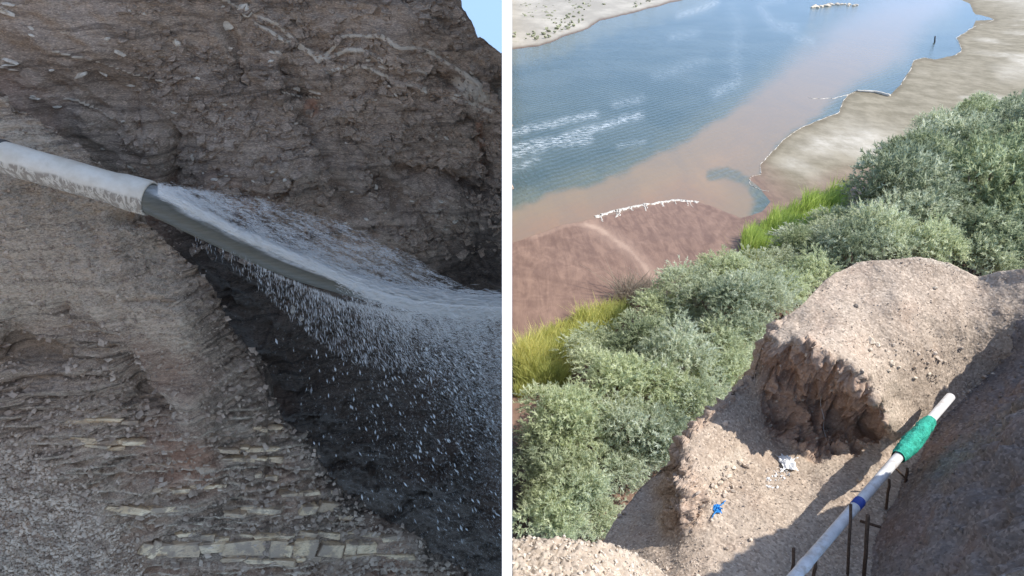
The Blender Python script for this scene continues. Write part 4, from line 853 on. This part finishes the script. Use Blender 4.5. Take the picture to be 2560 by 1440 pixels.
# ---- reeds: two beds, blades beyond counting
def reeds(name, label, poly, n, hgt, mat, lean=.25):
    poly = np.array(poly, float); lo, hi = poly.min(0), poly.max(0); pts = []
    while len(pts) < n:
        q = rng.uniform(lo, hi, (4000, 2)); dd = sdf(q, poly) + 8 * noise(np.concatenate([q * .03, np.zeros((4000, 1))], 1)); pts.extend(q[dd > 0])
    q = np.array(pts[:n]); B_ = at_z(q[:, 0], q[:, 1], .25); B_[:, 0] = np.maximum(B_[:, 0], .3); h = hgt * rng.uniform(.5, 1.15, n) * np.clip(1 + 1.3 * fbm(B_, .4, 3), .35, 2)
    tip = B_ + np.stack([rng.normal(.1, lean, n) * h, rng.normal(0, lean, n) * h, h], -1); mid = (B_ + tip) / 2 + np.array([0, 0, .12]) * h[:, None]
    a = rng.uniform(0, 2 * np.pi, n); wv_ = np.stack([np.cos(a), np.sin(a), 0 * a], -1) * (min(hgt, 1.6) * rng.uniform(.012, .026, n))[:, None]
    V = np.stack([B_ - wv_, B_ + wv_, mid + wv_ * .8, mid - wv_ * .8, tip], 1).reshape(-1, 3); k = np.arange(n)[:, None] * 5
    me = mesh(name, V, [np.hstack([k, k + 1, k + 2, k + 3]), np.hstack([k + 3, k + 2, k + 4])], False, dict(tone=np.repeat(np.clip(.45 + 1.1 * fbm(B_, .28, 3, off=4.) + rng.normal(0, .25, n), 0, 1), 5)))
    return obj(name, me, mat, label=label, cat='reeds', kind='stuff')
def reed_mat(name, a, b, c_):
    return foliage_mat(name, a, b, c_)
reeds('reed_bed', 'bright green reeds along the mud at the middle of the shore', [(1850, 640), (1858, 598), (1905, 562), (1960, 534), (2020, 502), (2085, 478), (2118, 478), (2105, 530), (2040, 575), (1975, 610), (1910, 650)], 6000, 1.5, reed_mat('green_reed', (.34, .44, .13), (.52, .64, .20), (.68, .74, .30)))
reeds('reed_bed', 'yellowing reeds and grass at the left end of the shore', [(1281, 890), (1340, 850), (1400, 815), (1470, 785), (1540, 768), (1575, 770), (1560, 810), (1500, 860), (1450, 920), (1400, 980), (1281, 1000)], 9500, 1.15, reed_mat('yellow_reed', (.42, .45, .16), (.72, .69, .27), (.95, .84, .40)), .4)
reeds('reed_bed', 'small patch of yellow grass among the shrubs', [(1770, 760), (1800, 715), (1900, 722), (1935, 735), (1900, 752), (1830, 760)], 420, 3.2, reed_mat('yellow_grass', (.20, .20, .06), (.36, .36, .11), (.55, .50, .16)), .3)
m_ = reeds('dead_brush', 'leafless grey brush beside the mud flat', [(1545, 750), (1570, 726), (1620, 718), (1650, 730), (1620, 760), (1570, 770)], 700, 1.3, foliage_mat('dead_brush', (.30, .25, .20), (.45, .39, .32), (.55, .48, .40)), .9)
m_['category'] = 'brush'
# scrub on the far bank
n = 900; q = np.stack([rng.uniform(1285, 1760, n), rng.uniform(-60, 100, n)], -1); q = q[(sdf(q, FAR) > 14) & (noise(np.concatenate([q * .022, np.zeros((n, 1))], 1)) > -.05)]
B_ = at_z(q[:, 0], q[:, 1], .6); s_ = rng.uniform(.2, .75, len(B_)); tuft_ = []
V, Fq = stamp(rock_shape(9, 1, .8, 0), B_, np.stack([s_, s_, s_ * .6], -1), frames(np.tile([0, 0, 1.], (len(B_), 1))))
obj('far_scrub', mesh('far_scrub', V + rng.normal(0, .12, V.shape), Fq, False), plain('scrub_green', (.26, .27, .17), .95, .3, 1.0, .1), label='scattered low scrub on the pale far bank', cat='scrub', kind='stuff')

# ---- gravel on the terrace, clods on the hummock
PEB = plain('pebble', (.50, .42, .34), .9, .3, 3, .2, obj=False)
inm = (MOUND[3] < 1460) & (MOUND[2] < 2575) & (MOUND[2] > 1500) & (np.arange(MOUND[0].shape[0])[:, None] < 404)
V1 = scatter(MOUND, 12000, inm * (1 - .97 * MOUND[4]) * (.4 + sstep(-.1, .4, fbm(MOUND[0], .8, 3, off=90.))), (.006, .024), .7, rock_shape(6, 1, .3, 4), .8, .25)
V2 = scatter(MOUND, 300, inm * (.03 + .25 * MOUND[4] + sstep(60, 10, px_dist(MOUND[2], MOUND[3], [(2250, 880), (2340, 930)])) + sstep(50, 10, px_dist(MOUND[2], MOUND[3], [(1760, 1240), (1850, 1180)])) + 1.5 * sstep(26, 8, px_dist(MOUND[2], MOUND[3], [(2400, 985), (2500, 925)]))), (.02, .085), .7, rock_shape(7, 1, .4, 6), .8, .3)
obj('gravel', mesh('gravel', *join([V1, V2]), False), PEB, terrace, kind='stuff')
V1 = scatter(BANK, 3000, np.ones(BANK[0].shape[:2]), (.012, .06), .6, rock_shape(8, 1, .4, 6), .8, .2)
obj('earth_crumbs', mesh('earth_crumbs', *V1, False), plain('dark_crumb', (.26, .215, .18), .95, .3, 3, .15, obj=False), bank, kind='stuff')
V1 = scatter(HUM, 2600, np.ones(HUM[0].shape[:2]), (.012, .045), .6, rock_shape(10, 1, .3, 4), .6, .15)
obj('pale_clods', mesh('pale_clods', *V1, False), plain('pale_clod', (.58, .51, .42), .95, .2, 3, .2, obj=False), hum, kind='stuff')
# the larger stones lying on the terrace, one by one
for px, py, w_, h_ in [(2178, 852, 34, 22), (2196, 862, 22, 14), (2172, 874, 18, 10), (2232, 908, 20, 16), (2244, 918, 14, 12), (2225, 925, 16, 10), (2145, 985, 20, 12), (1785, 1218, 22, 14), (1800, 1205, 24, 14), (1820, 1190, 20, 12), (1770, 1232, 18, 12), (1835, 1168, 20, 10), (1850, 1152, 24, 12), (1810, 1232, 16, 10), (2340, 720, 16, 10), (2320, 935, 14, 10), (2290, 945, 16, 10), (2360, 905, 12, 8), (2480, 935, 22, 18), (2500, 925, 18, 18), (2448, 975, 18, 14), (2435, 990, 14, 12)]:
    p, n = mound_pt(px, py); o = obj('stone', random.choice(rk), None, terrace); d = float(depth_of(p)); o.location = Vector(p) + Vector(n) * .01
    o.scale = (w_ / F * d / 2, w_ / F * d / 2 * .8, h_ / F * d / 2); o.rotation_euler = (random.uniform(-.3, .3), random.uniform(-.3, .3), random.uniform(0, 6))

# ---- delivery pipe on rebar stands
def PP(px, py, z): return at_z(px, py, z)
q0, q1 = PP(1962, 1470, 15.72), PP(2376, 992, 15.95)
ax = (q1 - q0) / np.linalg.norm(q1 - q0); Lq = float(np.linalg.norm(q1 - q0)); RP = .095
def along(px):
    """distance along the pipe whose picture x is px"""
    lo, hi = 0.0, Lq
    for _ in range(40):
        mid = (lo + hi) / 2; p = q0 + ax * mid; x = 1280 + F * p[0] / depth_of(p)
        lo, hi = (mid, hi) if x < px else (lo, mid)
    return lo
dpipe = obj('delivery_pipe', None, label='long pale plastic pipe running up the gravel terrace', cat='pipe')
m = M('pvc'); v = m.pos(obj=False); PVC = m.finish(m.mix(m.ramp(m.noise(3.5, 6, .72), .52, .66, 0, .6), m.mix(m.ramp(m.noise(6, 5, .65), .35, .7), (.56, .56, .56), (.70, .70, .70)), (.40, .34, .28)), .42, m.bump(m.noise(40, 3, .6), .15, .005), .4)
def lathe_along(t0, t1, prof, name, mat, parent, n=28):
    V, Fq, cr = pipe_mesh(q0 + ax * t0, q0 + ax * t1, prof, n); return obj(name, mesh(name, V, Fq, True), mat, parent)
tj0, tj1, tn0, tn1 = along(2012), along(2145), along(2246), along(2324)
lathe_along(0, tj0, [(0, RP), (tj0 - .002, RP)], 'pipe_section', PVC, dpipe)
lathe_along(tj0, Lq, [(0, RP * 1.0), (.01, RP * .95), (.02, RP * .95), (.03, RP * 1.0), (Lq - tj0, RP), (Lq - tj0, RP * .9), (Lq - tj0 - .4, RP * .88)], 'pipe_section', PVC, dpipe)
lathe_along(tj0 - .1, tj0 + .1, [(0, RP * 1.005), (.02, RP * 1.09), (.18, RP * 1.09), (.2, RP * 1.005)], 'coupling', PVC, dpipe)
BLUE = plain('blue_strap', (.03, .07, .33), .5, .2, 10, .4)
lathe_along(tj1 - .12, tj1 + .10, [(0, RP * 1.01), (.02, RP * 1.10), (.09, RP * 1.07), (.13, RP * 1.12), (.2, RP * 1.09), (.22, RP * 1.01)], 'blue_strap', BLUE, dpipe)
# green netting wound round the pipe: a rumpled sleeve
nt_, na = 90, 44; tt = np.linspace(tn0, tn1, nt_); an = np.arange(na) * 2 * np.pi / na
s_ = np.cross(ax, [0, 0, 1.]); s_ /= np.linalg.norm(s_); u_ = np.cross(s_, ax)
G = (q0 + ax * tt[:, None])[:, None, :] + np.zeros((nt_, na, 3)); nn_ = np.cos(an)[None, :, None] * s_ + np.sin(an)[None, :, None] * u_ + np.zeros((nt_, na, 1))
env = np.sin(np.clip(np.linspace(0, 1, nt_), .03, .97) * np.pi) ** .35
rr = RP * (1.02 + .38 * env[:, None]) + env[:, None] * .06 * fbm(G + nn_ * .3, 2.4, 4, ridged=True) + env[:, None] * .02 * fbm(G + nn_ * .3, 14, 2)
rr = rr + env[:, None] * .06 * np.maximum(0, -np.sin(an))[None]
Gp = G + nn_ * rr[..., None]; i = np.arange(nt_ * na).reshape(nt_, na); j = np.roll(i, -1, 1)
m = M('green_net'); c = m.mix(m.ramp(m.noise(9, 5, .7), .3, .7), (.015, .29, .20), (.05, .56, .41)); c = m.mix(m.ramp(m.noise(45, 3, .7), .66, .74, 0, .8), c, (.45, .72, .62)); NET = m.finish(c, .6, m.bump(m.voro(55), .9, .02), .35)
obj('green_netting', mesh('green_netting', Gp.reshape(-1, 3), np.stack([i[:-1], i[1:], j[1:], j[:-1]], -1).reshape(-1, 4), True), NET, dpipe, label='crumpled green netting wound round the pipe near its open end')
V, fs = join([tube(at_Y(np.array([2243, 2232, 2228]), np.array([1150, 1135, 1108]), np.array([10.9, 10.85, 10.8])), [.012, .010, .006], 6)])
RUST = plain('rusty_rebar', (.10, .065, .045), .85, .3, 25, .2)
rebar_notes = [(1988, 1372, 1455, .022, 'rusty steel rod standing left of the pipe at the bottom edge'), (2040, 1402, 1460, .022, 'short rusty steel rod just right of the pipe at the bottom edge'), (2126, 1262, 1436, .02, 'tall rusty steel rod beside the blue strap on the pipe'), (2170, 1290, 1440, .026, 'thick rusty steel rod right of the blue strap'), (2222, 1198, 1272, .02, 'rusty steel rod under the pipe above the blue strap'), (2266, 1172, 1214, .022, 'rusty steel rod just below the green netting')]
for px, ty, by, r_, lab in rebar_notes:
    pb, _n = mound_pt(px, by - 0); Yb = float(pb[1]); pt = at_Y(px, ty, Yb)
    pth = np.linspace(pb - np.array([0, 0, .25]), pt + np.array([random.uniform(-.03, .03), 0, 0]), 7) + rng.normal(0, .006, (7, 3))
    V, fs = tube(pth, r_ * 1.35, 8); obj('steel_rod', mesh('steel_rod', V, fs), RUST, label=lab, cat='steel rod', group='steel rods along the pipe')
V, fs = tube(np.linspace(PP(2150, 1302, 15.1), PP(2202, 1318, 15.12), 5), .028, 8); 
obj('steel_bar', mesh('steel_bar', V, fs), RUST, label='short rusty crossbar tied to the thick rod under the pipe', cat='steel bar')
V, fs = tube(np.linspace(PP(2236, 1168, 15.45), PP(2268, 1200, 15.2), 5), .022, 8)
obj('steel_bar', mesh('steel_bar', V, fs), RUST, label='slanting rusty brace below the green netting', cat='steel bar')

# ---- litter
def rag(name, label, cat, cx, cy, w_px, h_px, mat, seed, parts_=1):
    p, n = mound_pt(cx, cy); d = float(depth_of(p)); g = 26
    a, b = np.meshgrid(np.linspace(-1, 1, g), np.linspace(-1, 1, g)); r = np.sqrt(a * a + b * b)
    q = np.stack([a, b, 0 * a], -1); hgt = .5 * np.abs(fbm(q, 1.6, 4, ridged=True, off=seed)) + .25 * fbm(q, 4, 3, off=seed + 3)
    ed = 1 - .35 * fbm(q, 2.2, 2, off=seed + 9)
    W = w_px / F * d / 2; H = h_px / F * d / 2 * 1.4
    Pq = p + np.stack([a * W * ed, b * H * ed, .02 + np.maximum(0, hgt) * min(W, H) * 1.9 * (1 - .6 * r / 1.4)], -1)
    Pq[..., 2] += 0
    return obj(name, mesh(name, Pq, gridfaces(g, g), True), mat, label=label, cat=cat)
def strip(p0_, p1_, w0, mat, parent, name='rag_tail', seed=0):
    s = np.linspace(0, 1, 14)[:, None]; c = p0_ * (1 - s) + p1_ * s + .05 * noise(np.hstack([s * 5, 0 * s + seed, 0 * s]))[:, None] * np.array([1, 0, 0]); c[:, 2] += .03
    side = np.array([.7, -.7, .15]); wv_ = w0 * (1 - .6 * s); V = np.stack([c - side * wv_, c + np.array([0, 0, .03]), c + side * wv_], 1)
    return obj(name, mesh(name, V.reshape(-1, 3), gridfaces(14, 3), True), mat, parent)
RAGB = plain('blue_rag', (.03, .22, .55), .7, .35, 30, .2); BAGM = plain('white_plastic', (.80, .80, .79), .5, .08, 30, .4)
rg = rag('blue_rag', 'torn bright blue rag lying on the gravel', 'rag', 1793, 1274, 19, 20, RAGB, 3.)
strip(mound_pt(1788, 1280)[0], mound_pt(1776, 1300)[0], .018, RAGB, rg, seed=1); strip(mound_pt(1800, 1268)[0], mound_pt(1812, 1254)[0], .014, RAGB, rg, seed=2); strip(mound_pt(1795, 1270)[0], mound_pt(1805, 1276)[0], .012, RAGB, rg, seed=5)
bag = rag('plastic_bag', 'crumpled white plastic bag below the hollow in the mound', 'bag', 1970, 1158, 34, 34, BAGM, 8.)
strip(mound_pt(1964, 1168)[0], mound_pt(1952, 1182)[0], .03, BAGM, bag, 'bag_corner', 4); strip(mound_pt(1980, 1152)[0], mound_pt(1992, 1146)[0], .02, BAGM, bag, 'bag_corner', 6)
n = 60; V1 = scatter(MOUND, n, inm * sstep(34, 5, px_dist(MOUND[2], MOUND[3], [(1935, 1195), (1955, 1180)])), (.015, .05), .3, rock_shape(12, 1, .4, 4), .5, .4)
obj('white_crumbs', mesh('white_crumbs', *V1, False), BAGM, label='white crumbs strewn in front of the plastic bag', cat='litter', kind='stuff')
def cable(pts, r_, mat, name, label, cat):
    c = np.array(pts, float); s = np.linspace(0, len(c) - 1, 40); c = np.stack([np.interp(s, np.arange(len(c)), c[:, k]) for k in range(3)], -1)
    for _ in range(6): c[1:-1] = (c[:-2] + 2 * c[1:-1] + c[2:]) / 4
    V, fs = tube(c, r_, 6); return obj(name, mesh(name, V, fs), mat, label=label, cat=cat)
off = np.array([-.03, -.08, .05])
cable([mound_pt(x, y)[0] + off for x, y in ((2054, 985), (2050, 1020), (2058, 1045), (2066, 1065), (2070, 1085))], .010, plain('grey_wire', (.55, .53, .50), .5, .1, 10), 'wire', 'thin pale wire hanging in the hollow of the mound', 'wire')
cable([mound_pt(x, y)[0] + off for x, y in ((2025, 1070), (2012, 1095), (1998, 1125), (1985, 1148))], .008, plain('dry_stem', (.34, .27, .19), .8, .1, 10), 'dry_stem', 'thin dry stem reaching from the hollow to the plastic bag', 'stem')

# ---- shoreline details
SALT = plain('salt_foam', (.56, .52, .46), .8, .2, 1.5, .2, obj=False)
def shore_line(name, label, cat, pts, w_px, mat=SALT, gap=.0, seed=0):
    c = np.array(pts, float); s = np.linspace(0, len(c) - 1, 26 * len(c)); c = np.stack([np.interp(s, np.arange(len(c)), c[:, k]) for k in range(2)], -1)
    c += 3.0 * np.stack([noise(np.stack([s * 2.1, 0 * s + seed, 0 * s], -1)), noise(np.stack([s * 2.1, 0 * s + seed, 0 * s + 9], -1))], -1)
    Pc = at_z(c[:, 0], c[:, 1], .03); T_ = np.gradient(Pc, axis=0); T_ /= np.linalg.norm(T_, axis=1)[:, None]; sd = np.stack([T_[:, 1], -T_[:, 0], 0 * s], -1)
    nzw = noise(np.stack([s * 3.3, 0 * s + seed, 0 * s + 4], -1)) + .8 * noise(np.stack([s * 9.1, 0 * s + seed, 0 * s + 14], -1))
    wd = w_px / F * depth_of(Pc) / 2 * np.clip(.9 + 1.1 * nzw - gap, .0, 2) * 2.0
    V = np.stack([Pc - sd * wd[:, None] * 1.2 - [0, 0, .05], Pc - sd * wd[:, None] * .8 + [0, 0, .012], Pc + sd * wd[:, None] * .8 + [0, 0, .012], Pc + sd * wd[:, None] * 1.2 - [0, 0, .05]], 1)
    return obj(name, mesh(name, V.reshape(-1, 3), gridfaces(len(s), 4), True), mat, label=label, cat=cat)
shore_line('foam_line', 'white foam line along the curving near edge of the beach', 'foam', [(1873, 448), (1880, 440), (1903, 436), (1900, 412), (1918, 392), (1940, 370), (1958, 350), (2000, 320), (2050, 300), (2098, 280), (2108, 252), (2122, 236), (2145, 227)], 1.5, gap=.75, seed=1)
shore_line('foam_line', 'white foam line along the far inlet of the beach', 'foam', [(2252, 212), (2275, 176), (2285, 150), (2312, 144), (2335, 148)], 1.3, gap=.75, seed=2)
shore_line('foam_line', 'thin white foam line round the farthest point of the beach', 'foam', [(2388, 138), (2405, 126), (2398, 108), (2390, 95), (2412, 82), (2432, 68), (2486, 50)], 1.1, gap=.7, seed=3)
shore_line('foam_line', 'pale foam trail drifting off the beach point into the brown water', 'foam', [(2120, 236), (2090, 244), (2050, 247), (2020, 244)], 1.6, gap=.5, seed=4)
shore_line('foam_line', 'thin foam outline below the grey inlet beside the mud', 'foam', [(1873, 448), (1876, 462), (1900, 474), (1930, 480), (1955, 488)], 1.2, gap=.4, seed=5)
# wave of foam breaking on the mud flat: body with ragged fingers
q = [(1488, 542), (1510, 534), (1540, 526), (1575, 518), (1610, 511), (1650, 506), (1690, 499), (1720, 502), (1748, 506)]
fo_ = shore_line('breaking_foam', 'thick white foam breaking on the edge of the brown mud flat', 'foam', q, 6.0, gap=.15, seed=6)
for k in range(11):
    x = random.uniform(1495, 1748); y = float(curve(q)(x)); ln = random.uniform(5, 18)
    f_ = shore_line('foam_finger', None, None, [(x, y - 1), (x + random.uniform(-1, 7), y + ln * .5), (x + random.uniform(0, 9), y + ln)], random.uniform(.8, 2.2), seed=20 + k); f_.parent = fo_
# driftwood and poles
WOOD = plain('bleached_wood', (.66, .60, .50), .85, .2, 5)
def log(name, label, pts, r_):
    c = np.array([at_z(x, y, z_) for x, y, z_ in pts]); s = np.linspace(0, len(c) - 1, 16); c = np.stack([np.interp(s, np.arange(len(c)), c[:, k]) for k in range(3)], -1); c += rng.normal(0, .03, c.shape)
    V, fs = tube(c, r_ * np.linspace(1, .6, 16), 8); return obj(name, mesh(name, V, fs), WOOD, label=label, cat='driftwood')
log('driftwood_log', 'thick bleached log lying on the beach point', [(2224, 239, .18), (2190, 230, .18), (2140, 227, .15)], .30)
log('driftwood_pole', 'upper of two pale poles lying on the wet mud near the reeds', [(2012, 484, .12), (2045, 463, .12), (2080, 445, .12)], .10)
log('driftwood_pole', 'lower of two pale poles lying on the wet mud near the reeds', [(2036, 486, .12), (2080, 470, .12), (2128, 459, .12)], .10)
log('driftwood_twig', 'thin dark twig lying on the sand above the poles', [(2118, 380, .1), (2140, 386, .1), (2155, 389, .1)], .07)
pb = at_z(2338, 106, 0); pt = at_Y(2338, 90, pb[1]); V, fs = tube(np.linspace(pb - np.array([0, 0, .6]), pt, 6) + rng.normal(0, .02, (6, 3)), [.22, .2, .2, .18, .18, .15], 8)
obj('stake', mesh('stake', V, fs), plain('dark_wood', (.06, .05, .05), .8, .2, 5), label='dark upright stake standing in the far inlet', cat='stake')
# rock bar in the lake: rocks one by one
for k in range(22):
    x = 2028 + 118 * (k / 21) + random.uniform(-3, 3); y = 20 - 4 * math.sin(k / 21 * 3.1) - 6 * k / 21 + random.uniform(-2.5, 2.5); p = at_z(x, y, 0); o = obj('lake_rock', rk[k % 6], None, label='pale rock in the low rock bar far out in the lake', cat='rock', group='rocks of the bar in the lake')
    s_ = random.uniform(.6, 1.3) * (1.3 - .8 * k / 21); o.location = (p[0], p[1], .1); o.scale = (s_ * 1.6, s_, s_ * .75); o.rotation_euler = (0, 0, random.uniform(0, 6))
